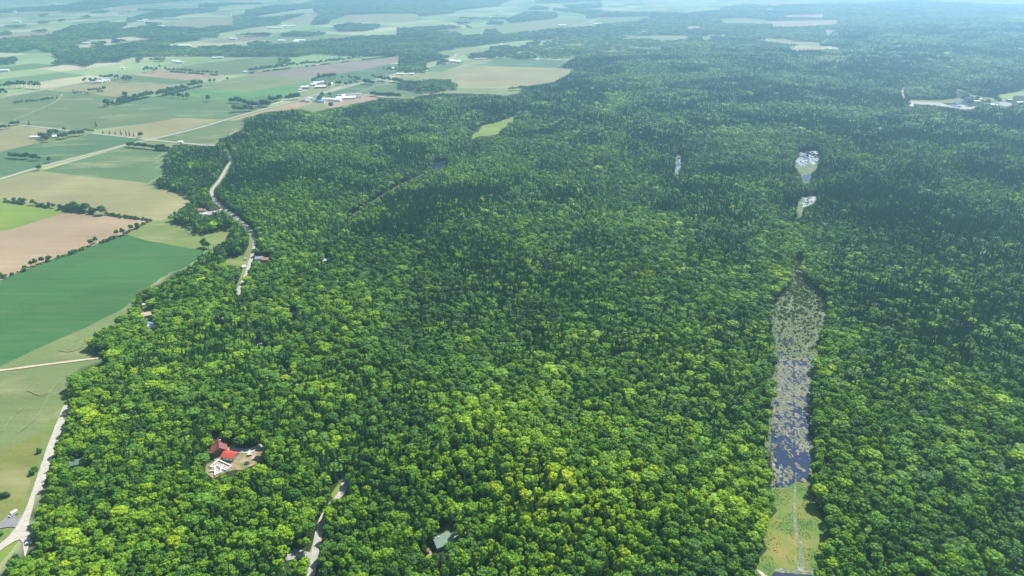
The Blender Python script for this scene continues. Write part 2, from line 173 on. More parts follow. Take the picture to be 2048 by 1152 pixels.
# name, colour, row direction in degrees, photo-pixel outline
FIELDS = [
 ('corn_field','corn',32,[(-160,590),(0,561),(17,553),(122,511),(183,492),(236,472),(253,469),(292,481),(342,490),(412,500),(400,515),(361,541),(319,569),(306,577),(267,599),(244,619),(208,636),(167,658),(111,681),(56,706),(0,733),(-160,800)]),
 ('hay_field','pale',25,[(-160,800),(0,733),(56,706),(111,681),(167,658),(208,636),(244,619),(262,612),(300,640),(240,700),(240,730),(160,760),(130,860),(88,858),(60,877),(0,902),(-160,960)]),
 ('rough_pasture','olive',20,[(-160,960),(0,902),(60,877),(88,858),(122,845),(88,940),(66,1010),(44,1045),(0,1062),(-160,1110)]),
 ('road_verge','pasture',70,[(84,858),(130,800),(140,806),(118,853),(85,945),(62,1012),(48,1035),(36,1034),(62,960),(80,895)]),
 ('verge_wedge','pasture',20,[(-160,1150),(-160,1110),(0,1062),(30,1052),(38,1045),(20,1072),(0,1088)]),
 ('roadside_meadow','lime',60,[(-160,1250),(-160,1160),(0,1102),(24,1086),(40,1080),(46,1090),(48,1115),(40,1170),(20,1260),(-100,1300)]),
 ('pasture','pasture',10,[(253,469),(300,443),(328,438),(386,450),(389,460),(411,465),(444,458),(475,455),(480,470),(440,492),(411,502),(342,490),(292,481)]),
 ('stubble_field','tan',26,[(-120,600),(0,561),(17,553),(122,511),(183,492),(236,472),(253,469),(300,445),(303,441),(267,436),(211,431),(144,421),(60,447),(22,459),(0,462),(-120,482)]),
 ('clover_field','lime',15,[(-120,386),(0,401),(64,409),(144,421),(60,447),(22,459),(0,462),(-120,482)]),
 ('wheat_field','wheat',172,[(-120,392),(0,361),(82,341),(167,353),(278,364),(303,368),(350,375),(400,392),(400,405),(350,430),(325,441),(303,441),(211,430),(139,419),(64,408),(0,400),(-120,386)]),
 ('soybean_field','soy',20,[(82,342),(256,291),(268,293),(350,300),(350,340),(330,365),(303,369),(278,364),(167,353)]),
 ('corn_field','corn2',20,[(-120,390),(0,357),(180,306),(289,280),(273,277),(180,267),(156,277),(121,285),(86,283),(0,304),(-120,330)]),
 ('wheat_field','wheat',20,[(-120,330),(0,304),(86,283),(110,284),(125,261),(29,252),(0,256),(-120,262)]),
 ('farm_lawn','pasture',20,[(70,282),(95,270),(125,261),(182,267),(156,277),(121,285),(86,284)]),
 ('verge_grass','pasture',10,[(262,290),(305,280),(361,287),(345,300),(300,297)]),
 ('bean_field','dark',15,[(-120,222),(0,197),(92,180),(150,185),(198,188),(234,195),(220,208),(208,212),(180,219),(100,228),(20,248),(-120,250)]),
 ('bean_field','dark',165,[(20,249),(100,228),(180,219),(208,212),(230,216),(350,232),(355,236),(300,246),(200,258),(150,262),(59,251)]),
 ('stubble_field','wheat',20,[(103,179),(164,166),(215,161),(264,163),(316,169),(270,176),(198,187),(150,185)]),
 ('stubble_field','wheat',20,[(198,187),(270,176),(316,168),(365,168),(332,178),(312,188),(289,187),(234,195)]),
 ('soybean_field','soy',20,[(225,157),(262,149),(300,154),(371,160),(400,158),(405,168),(365,168),(316,168),(264,163),(215,161)]),
 ('stubble_field','tan',170,[(264,149),(289,145),(332,141),(400,147),(455,150),(440,155),(400,158),(371,160),(300,154)]),
 ('far_field','dark',20,[(332,140),(386,129),(478,119),(560,111),(560,131),(500,146),(455,150),(400,147)]),
 ('pea_field','soy',20,[(219,212),(304,194),(362,188),(410,198),(458,202),(526,192),(560,199),(520,219),(453,238),(444,239),(355,236),(350,232),(230,216)]),
 ('alfalfa_field','bright',20,[(362,187),(379,181),(407,176),(499,186),(553,174),(625,164),(598,178),(620,190),(560,200),(526,192),(458,202),(410,198)]),
 ('hay_field','pale',20,[(379,181),(404,172),(455,158),(492,152),(537,153),(627,157),(627,163),(587,171),(553,174),(499,186),(407,176)]),
 ('ploughed_field','mauve',20,[(492,152),(500,147),(564,139),(646,129),(790,112),(802,112),(798,122),(779,128),(720,141),(668,149),(627,157),(537,153)]),
 ('corn_field','corn2',20,[(627,160),(627,157),(668,149),(720,141),(779,128),(800,128),(800,144),(745,160),(693,170),(660,175)]),
 ('farmyard','hay',20,[(598,180),(625,164),(660,164),(700,166),(636,187),(600,199)]),
 ('soybean_field','corn2',20,[(640,190),(724,167),(765,160),(771,167),(693,195),(660,196)]),
 ('soybean_field','soy',20,[(693,195),(771,167),(800,160),(815,168),(840,182),(850,190),(815,199),(760,192),(720,192)]),
 ('stubble_field','tan',20,[(447,243),(593,204),(628,206),(580,222),(517,230),(480,248)]),
 ('hay_field','hay',20,[(580,222),(628,205),(670,206),(680,216),(640,228),(600,224)]),
 ('barn_yard','dirt',20,[(640,203),(700,190),(740,188),(762,196),(700,213),(665,220)]),
 ('cut_field','dark',165,[(306,281),(444,242),(500,240),(500,262),(434,294),(400,290),(336,283)]),
 ('barley_field','wheat',20,[(191,264),(301,246),(355,236),(444,239),(303,278),(289,277),(205,268)]),
 ('barley_field','wheat',175,[(884,146),(923,133),(941,132),(1015,133),(1148,138),(1150,145),(1110,168),(995,174),(917,174),(898,152)]),
 ('corn_field','corn2',175,[(941,131),(991,118),(1062,119),(1150,121),(1130,136),(1112,136),(1015,133)]),
 ('soybean_field','soy',20,[(853,136),(894,128),(925,129),(884,144),(857,143)]), ('hay_field','hay',20,[(905,121),(976,117),(991,118),(972,127),(941,131),(925,129),(894,128)]),
 ('hay_field','hay',175,[(870,176),(1046,176),(1050,186),(1011,194),(976,190),(870,190)]), ('pasture','hay',20,[(830,146),(884,146),(898,152),(905,160),(860,158),(830,162),(800,160),(800,150)]),
 ('hay_field','hay',20,[(868,104),(921,98),(982,95),(976,101),(927,109),(909,119),(903,107)]),
 ('stubble_field','tan',175,FAR_OPEN[3]), ('hay_field','hay',175,FAR_OPEN[2]), ('stubble_field','tan',175,FAR_OPEN[4]), ('stubble_field','wheat',175,FAR_OPEN[5]), ('stubble_field','tan',175,FAR_OPEN[6]),
 ('hay_field','pale',175,FAR_OPEN[0]), ('stubble_field','tan',175,FAR_OPEN[1]), ('hay_field','hay',175,FAR_OPEN[7]), ('hay_field','hay',175,FAR_OPEN[8]), ('stubble_field','wheat',175,FAR_OPEN[9]),
 ('stubble_field','tan',175,FAR_OPEN[10]), ('gravel_pit','gravel',175,FAR_OPEN[11]), ('hay_field','soy',175,FAR_OPEN[16]), ('stubble_field','tan',10,[(1507,9),(1536,0),(1576,4),(1574,8),(1550,11)]),
 ('stubble_field','tan',10,s5(0,0,[(0,395),(0,370),(200,345),(560,330),(540,350),(330,370)])), ('stubble_field','wheat',10,s5(0,0,[(1640,270),(1700,235),(2048,190),(2400,185),(2400,250),(2048,275)])),
 ('stubble_field','tan',10,s5(0,0,[(1100,100),(1200,70),(1450,70),(1400,110),(1200,120)])), ('soybean_field','pale',10,s5(400,0,[(640,450),(800,400),(1300,360),(1600,370),(1300,400),(980,440)])),
 ('stubble_field','wheat',10,s5(400,0,[(820,230),(1080,150),(1230,140),(1140,240),(960,240)])), ('stubble_field','wheat',10,s5(400,0,[(1450,160),(1800,142),(2048,140),(2300,180),(2100,230),(1500,230)])),
 ('stubble_field','wheat',10,s5(0,0,[(0,170),(400,110),(480,130),(350,165),(200,175)])), ('stubble_field','mauve',10,s5(400,0,[(0,425),(420,375),(720,375),(500,420),(200,440)])),
 ('hay_field','hay',10,s5(800,0,[(950,265),(1350,215),(1700,185),(1980,205),(1750,270),(1500,300),(1100,340),(1040,350),(980,300),(700,300),(640,330),(560,325),(400,310)])),
 ('golf_meadow','lime',20,[(1996,190),(2048,181),(2300,168),(2300,195),(2060,192),(2028,192),(2022,202),(2005,204)]), ('quarry_grass','pasture',5,[(1808,198),(1874,201),(1908,198),(1929,194),(1923,200),(1908,206),(1881,206),(1822,206)]),
 ('quarry_meadow','pasture',5,[(1910,178),(1930,180),(1960,193),(1985,196),(2000,200),(1990,206),(1960,200),(1940,195),(1915,188)]), ('quarry_gravel','gravel',5,[(1820,203),(1850,204),(1881,205),(1897,211),(1925,209),(1939,213),(1953,213),(1947,221),(1925,219),(1895,214),(1860,211),(1822,207)]),
 ('yard_gravel','gravel',5,[(1965,208),(1997,204),(2018,205),(2025,208),(2016,216),(1995,213),(1970,211)]),
 *[('nursery_ground','hay',175,q_) for q_ in PALE],
 ('valley_meadow','lime',50,CLEAR['meadow']), ('creek_bank_shade','shaded_mud',50,CLEAR['creek']), ('ridge_bank','shaded_mud',50,CLEAR['ridge_gap']), ('brown_bank','dirt',50,CLEAR['brown_gap']), ('brown_bank','dirt',50,CLEAR['brown_gap2']), ('brown_bank','dirt',50,CLEAR['brown_gap3']),  # creek bank mud coloured dark to stand for the tree shade along it
 
 ('cabin_ground','pasture',50,CLEAR['cabin']), ('cabin_dirt','dirt',50,CLEAR['cabin_dirt']), ('yard_lawn','pasture',50,CLEAR['barn_lawn']),
 ('yard_lawn','pasture',50,CLEAR['left_house']), ('house_gravel','gravel',50,CLEAR['white_house']), ('yard_dirt','dirt',50,CLEAR['brown_roof']), ('yard_dirt','dirt',50,CLEAR['brown_house']), ('yard_dirt','dirt',50,CLEAR['small_house']),
 ('yard_gravel','gravel',50,CLEAR['grey_yard']), ('yard_gravel','dirt',50,CLEAR['road_house']), ('yard_gravel','gravel',50,CLEAR['west_yard']), ('lane_verge','pasture',50,CLEAR['lane']), ('lane_verge','lime',50,CLEAR['lane_low']), ('lane_verge','pasture',50,CLEAR['lane_end']),
 ('track_gravel','gravel',50,[(568,1110),(590,1098),(619,1105),(628,1108),(621,1118),(601,1117),(573,1122)]), ('light_gap','hay',50,CLEAR['light_gap']), ('light_gap','gravel',50,CLEAR['light_gap2']), ('light_gap','gravel',50,CLEAR['light_gap3']),
]
MARSH = [(1535,606),(1558,588),(1574,560),(1582,530),(1590,505),(1603,505),(1610,545),(1624,570),(1670,592),(1660,645),(1645,680),(1650,700),(1640,740),(1634,790),(1630,840),(1634,880),(1632,940),(1630,1000),(1600,1000),(1530,1000),(1526,940),(1522,890),(1528,830),(1536,780),(1540,720),(1534,660)]
POND = [(1552,706),(1556,728),(1551,780),(1545,830),(1541,890),(1543,940),(1543,976),(1575,976),(1592,964),(1613,967),(1625,942),(1621,905),(1625,872),(1619,830),(1620,790),(1621,745),(1630,722),(1618,714),(1596,722),(1572,716)]
LOWMEADOW = [(1538,972),(1575,976),(1592,964),(1618,966),(1616,988),(1630,1005),(1644,1022),(1662,1042),(1658,1075),(1647,1114),(1636,1142),(1632,1260),(1500,1260),(1508,1136),(1518,1119),(1516,1075),(1526,1049),(1544,1029)]
POOLS = [[(1594,307),(1605,304),(1618,301),(1640,301),(1640,315),(1634,326),(1628,331),(1618,325),(1608,333),(1594,333),(1591,320)], [(1605,351),(1621,348),(1620,360),(1611,366),(1606,360)], [(1608,396),(1637,393),(1624,408),(1605,415),(1604,408)],
         CLEAR['tarn'], [(865,331),(870,327),(892,325),(895,332),(880,335),(867,339)], [(1910,204),(1929,197),(1923,207),(1914,209)], [(1898,210),(1913,210),(1923,213),(1919,216),(1904,213)], [(1912,181),(1930,185),(1949,196),(1940,197),(1922,190)],
         s5(0,0,[(640,520),(750,517),(730,535),(660,530)]), [(1545,1147),(1560,1142),(1625,1146),(1628,1200),(1540,1200)]]

# ---------------------------------------------------------------- terrain: low hills under the forest, flat in the open
GS = 20.0; gx0, gx1, gy0, gy1 = -3000, 3000, 110, 4610
xs = np.arange(gx0, gx1+1, GS); ys = np.arange(gy0, gy1+1, GS)
XX, YY = np.meshgrid(xs, ys, indexing='ij')
PX, PY = PJ(XX, YY, 0*XX)
m = inpoly(PX, PY, FOREST)
for k, c in CLEAR.items(): m &= ~inpoly(PX, PY, c)
for q in (LANE, ROAD_LEFT): m &= ~near_path(XX, YY, GG(q), 18)
for q in ([(1560,600),(1590,500),(1600,440),(1610,330)], CLEAR['creek'], CLEAR['tarn'], CLEAR['yard'], CLEAR['cabin'], CLEAR['lane_end'], CLEAR['creek_pool'], [(300,610),(300,670)], [(425,645),(455,640)]): m &= ~near_path(XX, YY, GG(q), 22)
mk = m.astype(float)
for it in range(5):
    mk[1:-1, 1:-1] = (mk[1:-1, 1:-1]+mk[2:, 1:-1]+mk[:-2, 1:-1]+mk[1:-1, 2:]+mk[1:-1, :-2])/5
mk[[0, -1]] = 0; mk[:, [0, -1]] = 0
mk = np.clip((mk-.82)/.18, 0, 1)
for it in range(4): mk[1:-1, 1:-1] = (mk[1:-1, 1:-1]+mk[2:, 1:-1]+mk[:-2, 1:-1]+mk[1:-1, 2:]+mk[1:-1, :-2])/5
mk[~m] = 0
hx, hy = G(1200, 1010)
hill = 20*np.exp(-((XX-hx)/150)**2-((YY-hy)/55)**2)
TT = mk*(2+13*np.clip(N1(XX, YY, 380)-.25, 0, 1)+5*N2(XX+90, YY, 120)+4*N3(XX, YY, 60)+hill*.8)
def T(x, y):
    x = np.asarray(x, float); y = np.asarray(y, float)
    u = np.clip((x-gx0)/GS, 0, len(xs)-1.001); v = np.clip((y-gy0)/GS, 0, len(ys)-1.001)
    i = u.astype(int); j = v.astype(int); a = u-i; b = v-j
    return (TT[i, j]*(1-a)+TT[i+1, j]*a)*(1-b)+(TT[i, j+1]*(1-a)+TT[i+1, j+1]*a)*b

# ---------------------------------------------------------------- material helpers
def mat(name):
    m = bpy.data.materials.new(name); m.use_nodes = True
    return m, m.node_tree, m.node_tree.nodes['Principled BSDF']
def nd(t, typ, **k):
    n = t.nodes.new(typ)
    for a, b in k.items(): setattr(n, a, b)
    return n
def noise(t, vec, scale, detail=4, rough=.6):
    n = nd(t, 'ShaderNodeTexNoise'); n.inputs['Scale'].default_value = scale; n.inputs['Detail'].default_value = detail; n.inputs['Roughness'].default_value = rough
    if vec is not None: t.links.new(vec, n.inputs['Vector'])
    return n.outputs['Fac']
def ramp(t, fac, stops):
    r = nd(t, 'ShaderNodeValToRGB'); e = r.color_ramp.elements
    while len(e) < len(stops): e.new(.5)
    for i, (p, c) in enumerate(stops): e[i].position = p; e[i].color = (*c, 1) if len(c) == 3 else c
    t.links.new(fac, r.inputs[0]); return r.outputs[0]
def mixc(t, fac, a, b, mode='MIX'):
    n = nd(t, 'ShaderNodeMix', data_type='RGBA', blend_type=mode)
    for s, v in ((n.inputs[0], fac), (n.inputs[6], a), (n.inputs[7], b)):
        if hasattr(v, 'links') or isinstance(v, bpy.types.NodeSocket): t.links.new(v, s)
        elif isinstance(v, (int, float)): s.default_value = v
        else: s.default_value = (*v, 1)
    return n.outputs[2]
def coord(t, rot=0, scale=(1, 1, 1)):
    g = nd(t, 'ShaderNodeNewGeometry'); mp = nd(t, 'ShaderNodeMapping'); mp.inputs['Rotation'].default_value = (0, 0, R(rot)); mp.inputs['Scale'].default_value = scale
    t.links.new(g.outputs['Position'], mp.inputs['Vector']); return mp.outputs[0]
def sc(c, k): return tuple(min(1, v*k) for v in c)
def simple(name, col, rough=.7, var=.2, scale=.5, metal=0):
    m, t, p = mat(name); v = coord(t)
    t.links.new(ramp(t, noise(t, v, scale), [(.3, sc(col, 1-var)), (.7, sc(col, 1+var))]), p.inputs['Base Color'])
    p.inputs['Roughness'].default_value = rough; p.inputs['Metallic'].default_value = metal; return m
fcache = {}
def field_mat(cn, rot):
    if (cn, rot) in fcache: return fcache[cn, rot]
    col = COL[cn]; m, t, p = mat(cn+'_surface')
    big = noise(t, coord(t), .007, 6, .55)
    base = ramp(t, big, [(.3, sc(col, .82)), (.5, col), (.7, sc(col, 1.22))])
    rows = noise(t, coord(t, -rot, (.006, .12, 1)), 1.0, 4, .7)
    base = mixc(t, ramp(t, rows, [(.35, (0, 0, 0)), (.65, (.28,)*3 if cn == 'corn' else (.5,)*3)]), base, mixc(t, .55, (.25, .22, .12), col) if cn not in ('tan', 'wheat', 'dirt', 'gravel', 'mauve') else sc(col, .7))
    fine = noise(t, coord(t), .35, 3, .7)
    base = mixc(t, .5, base, ramp(t, fine, [(.25, (.7,)*3), (.75, (1.3,)*3)]), 'MULTIPLY')
    patch = noise(t, coord(t, -rot, (.35, 1, 1)), .02, 5, .6)
    base = mixc(t, ramp(t, patch, [(.54, (0, 0, 0)), (.7, (.5,)*3)]), base, (.30, .27, .15) if cn not in ('tan', 'wheat', 'dirt', 'gravel', 'mauve', 'corn') else sc(col, .78))
    t.links.new(base, p.inputs['Base Color']); p.inputs['Roughness'].default_value = .9; p.inputs['Specular IOR Level'].default_value = .15
    fcache[cn, rot] = m; return m
def leaf_mat(name, stops, transl=.22):
    m, t, p = mat(name)
    at = nd(t, 'ShaderNodeAttribute', attribute_type='INSTANCER', attribute_name='tone')
    oi = nd(t, 'ShaderNodeObjectInfo')
    ad = nd(t, 'ShaderNodeMath', operation='MULTIPLY_ADD'); t.links.new(noise(t, coord(t), .9, 2), ad.inputs[0]); ad.inputs[1].default_value = .22; ad.inputs[2].default_value = -.11
    a2 = nd(t, 'ShaderNodeMath', operation='ADD'); t.links.new(ad.outputs[0], a2.inputs[0]); t.links.new(at.outputs['Fac'], a2.inputs[1])
    c = ramp(t, a2.outputs[0], stops)
    t.links.new(c, p.inputs['Base Color']); p.inputs['Roughness'].default_value = .6; p.inputs['Specular IOR Level'].default_value = .25
    tr = nd(t, 'ShaderNodeBsdfTranslucent'); t.links.new(mixc(t, 1.0, c, (1.25, 1.3, .6), 'MULTIPLY'), tr.inputs[0])
    mx = nd(t, 'ShaderNodeMixShader'); mx.inputs[0].default_value = transl
    t.links.new(p.outputs[0], mx.inputs[1]); t.links.new(tr.outputs[0], mx.inputs[2]); t.links.new(mx.outputs[0], t.nodes['Material Output'].inputs[0])
    return m
M_leaf = leaf_mat('broad_leaves', [(0, (.024, .074, .020)), (.25, (.055, .150, .018)), (.5, (.11, .25, .013)), (.75, (.21, .36, .008)), (1, (.35, .45, .006))])
M_need = leaf_mat('needles', [(0, (.024, .080, .028)), (.5, (.056, .155, .036)), (1, (.11, .22, .035))], .15)
M_bark = simple('bark', (.13, .1, .075), .9, .3, 2)
M_dead = simple('dead_wood', (.36, .33, .29), .9, .2, 2)

# ---------------------------------------------------------------- mesh helpers
def mesh_obj(name, v, f, m, parent=None, kind=None, link=True, smooth=False):
    me = bpy.data.meshes.new(name); me.from_pydata([tuple(p) for p in v], [], f)
    for mm in (m if isinstance(m, list) else [m]): me.materials.append(mm)
    if smooth: me.polygons.foreach_set('use_smooth', [True]*len(me.polygons))
    me.update(); o = bpy.data.objects.new(name, me)
    if link: C.objects.link(o)
    if parent: o.parent = parent
    if kind: o['kind'] = kind
    return o
LV = [0]
def lift(): LV[0] += 1; return .06+.004*LV[0]
def sheet(name, pts, m, z=None, thick=None, kind='structure'):
    z = lift() if z is None else z
    g = GG(pts); tris = tessellate_polygon([[Vector((a, b, 0)) for a, b in g]])
    tt = []
    for t in tris:
        a, b, c = [g[i] for i in t]
        tt.append(t if (b[0]-a[0])*(c[1]-a[1])-(b[1]-a[1])*(c[0]-a[0]) > 0 else (t[0], t[2], t[1]))
    return mesh_obj(name, [(a, b, z) for a, b in g], tt, m, kind=kind)
def resample(p, step):
    out = [p[0]]
    for (x1, y1), (x2, y2) in zip(p[:-1], p[1:]):
        n = max(1, int(math.hypot(x2-x1, y2-y1)/step))
        for i in range(1, n+1): out.append((x1+(x2-x1)*i/n, y1+(y2-y1)*i/n))
    return out
def smooth_path(p, it=2):
    for _ in range(it):
        q = [p[0]]
        for a, b in zip(p[:-1], p[1:]): q += [(a[0]*.75+b[0]*.25, a[1]*.75+b[1]*.25), (a[0]*.25+b[0]*.75, a[1]*.25+b[1]*.75)]
        p = q+[p[-1]]
    return p
def strip(name, path, wd, m, z=None, jitter=0, kind='structure'):
    z = lift() if z is None else z
    p = resample(smooth_path(path), 25); v = []
    for i, (x, y) in enumerate(p):
        a = p[max(0, i-1)]; b = p[min(len(p)-1, i+1)]; L = math.hypot(b[0]-a[0], b[1]-a[1])+1e-9
        nx, ny = -(b[1]-a[1])/L, (b[0]-a[0])/L; w_ = wd/2*(1+random.uniform(-jitter, jitter))
        zz = z+float(T(x, y)); v += [(x-nx*w_, y-ny*w_, zz), (x+nx*w_, y+ny*w_, zz)]
    return mesh_obj(name, v, [(2*i, 2*i+2, 2*i+3, 2*i+1) for i in range(len(p)-1)], m, kind=kind)

# ---------------------------------------------------------------- ground
def graded(lo, hi, far):
    a = list(np.arange(lo, hi+1, 20.0)); s = 40
    while a[-1] < far: a.append(a[-1]+s); s *= 1.4
    s = 40
    while a[0] > -far: a.insert(0, a[0]-s); s *= 1.4
    return np.array(a)
ax, ay = graded(-2400, 2400, 60000), graded(110, 4000, 60000)
AX, AY = np.meshgrid(ax, ay, indexing='ij'); AZ = T(AX, AY)
ins = (AX > gx0) & (AX < gx1) & (AY > gy0) & (AY < gy1); AZ = np.where(ins, AZ, 0)
nx_, ny_ = AX.shape; idx = np.arange(nx_*ny_).reshape(nx_, ny_)
vv = np.stack([AX.ravel(), AY.ravel(), AZ.ravel()], 1)
ff = np.stack([idx[:-1, :-1].ravel(), idx[1:, :-1].ravel(), idx[1:, 1:].ravel(), idx[:-1, 1:].ravel()], 1)
mg, t, p = mat('farmland')
v = coord(t, -62)
br = nd(t, 'ShaderNodeTexBrick'); t.links.new(v, br.inputs['Vector']); br.offset = .37; br.squash = 1.4; br.squash_frequency = 3
for a, b in (('Scale', 1), ('Mortar Size', 4), ('Brick Width', 310), ('Row Height', 190), ('Mortar Smooth', .3)): br.inputs[a].default_value = b
br.inputs['Color1'].default_value = (0, 0, 0, 1); br.inputs['Color2'].default_value = (1, 1, 1, 1); br.inputs['Mortar'].default_value = (.35, .35, .35, 1)
fieldc = ramp(t, br.outputs[0], [(0, (.10, .16, .07)), (.3, (.16, .23, .09)), (.55, (.21, .28, .12)), (.8, (.30, .31, .17)), (1, (.38, .34, .23))])
fieldc = mixc(t, .6, fieldc, ramp(t, noise(t, coord(t), .004, 6), [(.3, (.75,)*3), (.7, (1.25,)*3)]), 'MULTIPLY')
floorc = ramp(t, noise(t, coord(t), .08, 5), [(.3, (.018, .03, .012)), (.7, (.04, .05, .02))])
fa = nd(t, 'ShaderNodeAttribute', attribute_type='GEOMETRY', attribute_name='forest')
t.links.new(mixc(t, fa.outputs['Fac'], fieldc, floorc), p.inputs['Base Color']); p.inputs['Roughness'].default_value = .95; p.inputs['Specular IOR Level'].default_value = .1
ground = mesh_obj('ground', vv, ff.tolist(), mg, kind='structure', smooth=True)
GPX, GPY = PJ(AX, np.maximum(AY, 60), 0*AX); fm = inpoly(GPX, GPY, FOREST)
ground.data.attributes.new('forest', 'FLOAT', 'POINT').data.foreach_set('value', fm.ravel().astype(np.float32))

ROWS = {32: 65, 25: 64, 20: 65, 26: 66, 15: 64, 172: -18, 10: 65, 165: 160, 170: 160, 175: 12}
for n_, c_, r_, poly in FIELDS: sheet(n_, poly, field_mat(c_, ROWS.get(r_, r_)))
# marsh, meadow, ponds
def patchy(name, stops, scale, rough=.9, scale2=None):
    m, t, p = mat(name); f = noise(t, coord(t), scale, 6, .62)
    c = ramp(t, f, stops)
    if scale2: c = mixc(t, .6, c, ramp(t, noise(t, coord(t), scale2, 3, .7), [(.3, (.6,)*3), (.7, (1.4,)*3)]), 'MULTIPLY')
    t.links.new(c, p.inputs['Base Color']); p.inputs['Roughness'].default_value = rough; return m
sheet('yard_ground', CLEAR['yard'], patchy('yard_soil', [(.3, (.08, .11, .03)), (.47, (.17, .155, .06)), (.57, (.26, .19, .12)), (.7, (.36, .30, .24))], .11, .95, 1.2))
M_marsh = patchy('marsh_mud', [(.3, (.045, .08, .025)), (.5, (.075, .11, .04)), (.72, (.15, .15, .095))], .08, .9, .6)
M_sedge = patchy('sedge', [(.34, (.045, .10, .018)), (.47, (.075, .14, .02)), (.56, (.13, .16, .025)), (.68, (.20, .165, .045))], .032, .95, 1.3)
sheet('pond_bank', CLEAR['pond_far'], M_marsh); sheet('pond_bank', CLEAR['pond_mid'], M_marsh); sheet('marsh', MARSH, M_marsh); sheet('marsh_meadow', LOWMEADOW, M_sedge)
mw, t, p = mat('pond_water'); p.inputs['Base Color'].default_value = (.012, .022, .06, 1); p.inputs['Roughness'].default_value = .09; p.inputs['IOR'].default_value = 1.33
bp = nd(t, 'ShaderNodeBump'); bp.inputs['Strength'].default_value = .12; bp.inputs['Distance'].default_value = .1; t.links.new(noise(t, coord(t), .8, 3), bp.inputs['Height']); t.links.new(bp.outputs[0], p.inputs['Normal'])
sheet('pond_water', POND, mw)
for q in POOLS: sheet('pond_water', q, mw)
for k in range(16):   # open water between the rushes above the pond
    cx, cy = random.uniform(1552, 1628), random.uniform(655, 716); rx, ry = random.uniform(2, 7), random.uniform(1, 3.5)
    sheet('marsh_pool', [(cx+rx*math.cos(i*.7)*random.uniform(.5, 1.2), cy+ry*math.sin(i*.7)*random.uniform(.5, 1.2)) for i in range(9)], mw)
M_grav = patchy('gravel_road', [(.3, (.30, .28, .24)), (.7, (.43, .40, .35))], .3, .95, 2)
M_asph = patchy('asphalt', [(.3, (.15, .15, .155)), (.7, (.21, .21, .215))], .3, .9, 2)
M_paved = patchy('worn_road', [(.3, (.26, .25, .22)), (.7, (.37, .35, .31))], .1, .9, 1)
M_track = patchy('dirt_track', [(.3, (.34, .27, .19)), (.7, (.48, .40, .29))], .1, .95, 1)
M_verge = patchy('verge', [(.3, (.13, .16, .06)), (.7, (.24, .23, .11))], .05, .95, 1)
for n_ in ('county_road', 'side_road', 'far_road'): strip('road_verge', GG(ROADS[n_][0]), ROADS[n_][1]*2.1, M_verge)
for n_, (pts, wd) in ROADS.items():
    mm = M_paved if n_ in ('county_road', 'far_road', 'forest_lane', 'side_road', 'village_road') else (M_track if n_ in ('field_track', 'sandy_path', 'meadow_track', 'farm_track') else M_grav)
    strip(n_, GG(pts), wd, mm, jitter=.12)
M_tyre = patchy('bare_track', [(.35, (.12, .155, .058)), (.65, (.18, .19, .09))], .12, .95, 1)
for q in ([(130,1140),(240,1060),(310,960),(350,870),(380,820)], [(200,830),(300,880),(350,850),(470,720)], [(500,540),(520,500),(560,470),(590,440)], [(420,540),(500,560),(600,520)], [(20,1130),(90,1020),(160,960)]):
    strip('tyre_track', GG([(a/3.6, 550+b/3.6) for a, b in q]), 1.5, M_tyre, jitter=.5)
JN = [(440,0),(515,0),(445,110),(400,330),(358,480),(340,600),(372,720),(330,860),(300,960),(290,880),(275,760),(240,720),(180,740),(100,790),(0,860),(-300,1020),(-300,900),(0,775),(100,690),(180,590),(250,480),(330,310),(380,160)]
sheet('driveway', [(a/6, 960+b/6) for a, b in [(-300,700),(-300,610),(0,520),(60,470),(120,410),(175,400),(200,470),(262,455),(240,500),(190,570),(100,570),(0,590)]], M_asph)
sheet('road_junction', [(a/6, 960+b/6) for a, b in JN], M_grav)
sheet('stream_bed', [(1588,972),(1592,972),(1591,1005),(1592,1042),(1597,1071),(1606,1092),(1608,1119),(1612,1150),(1588,1150),(1596,1119),(1597,1092),(1589,1071),(1586,1042),(1586,1005)], patchy('stream_mud', [(.50, (.055, .09, .025)), (.72, (.25, .22, .17))], .4, .7))
sheet('rocky_spill', [(1541,1141),(1560,1137),(1590,1141),(1600,1128),(1612,1139),(1628,1138),(1626,1152),(1600,1149),(1560,1147)], patchy('pale_rock', [(.48, (.08, .11, .04)), (.7, (.34, .32, .29))], .6))
sheet('pale_track', [(1512,1140),(1521,1143),(1542,1160),(1534,1166)], M_grav)

# ---------------------------------------------------------------- tree meshes
_bm_ico = None
import bmesh
def ico(sub):
    b = bmesh.new(); bmesh.ops.create_icosphere(b, subdivisions=sub, radius=1)
    v = np.array([q.co[:] for q in b.verts]); f = np.array([[q.index for q in g.verts] for g in b.faces]); b.free(); return v, f
ICO = {1: ico(1), 2: ico(2)}
def trunk_vf(r, h, limbs, rs):
    V, Fc = [], []
    def tube(p0, p1, r0, r1, n=6):
        p0, p1 = np.array(p0, float), np.array(p1, float); d = p1-p0; d /= np.linalg.norm(d)
        a = np.cross(d, [0, .3, 1] if abs(d[2]) < .9 else [1, 0, 0]); a /= np.linalg.norm(a); b = np.cross(d, a); s = len(V)
        for q, rr in ((p0, r0), (p1, r1)):
            for i in range(n): an = 2*math.pi*i/n; V.append(q+rr*(a*math.cos(an)+b*math.sin(an)))
        for i in range(n): Fc.append((s+i, s+(i+1) % n, s+n+(i+1) % n, s+n+i))
        Fc.append(tuple(s+n+i for i in range(n)))
    tube((0, 0, -1), (0, 0, h*.5), r, r*.7); tube((0, 0, h*.5), (0.1, 0, h*.85), r*.7, r*.25)
    for i in range(limbs):
        an = rs.random()*6.28; z = h*(.3+.4*rs.random()); L = h*(.22+.1*rs.random())
        tube((0, 0, z), (math.cos(an)*L, math.sin(an)*L, z+L*.7), r*.4, r*.1, 4)
    return V, Fc
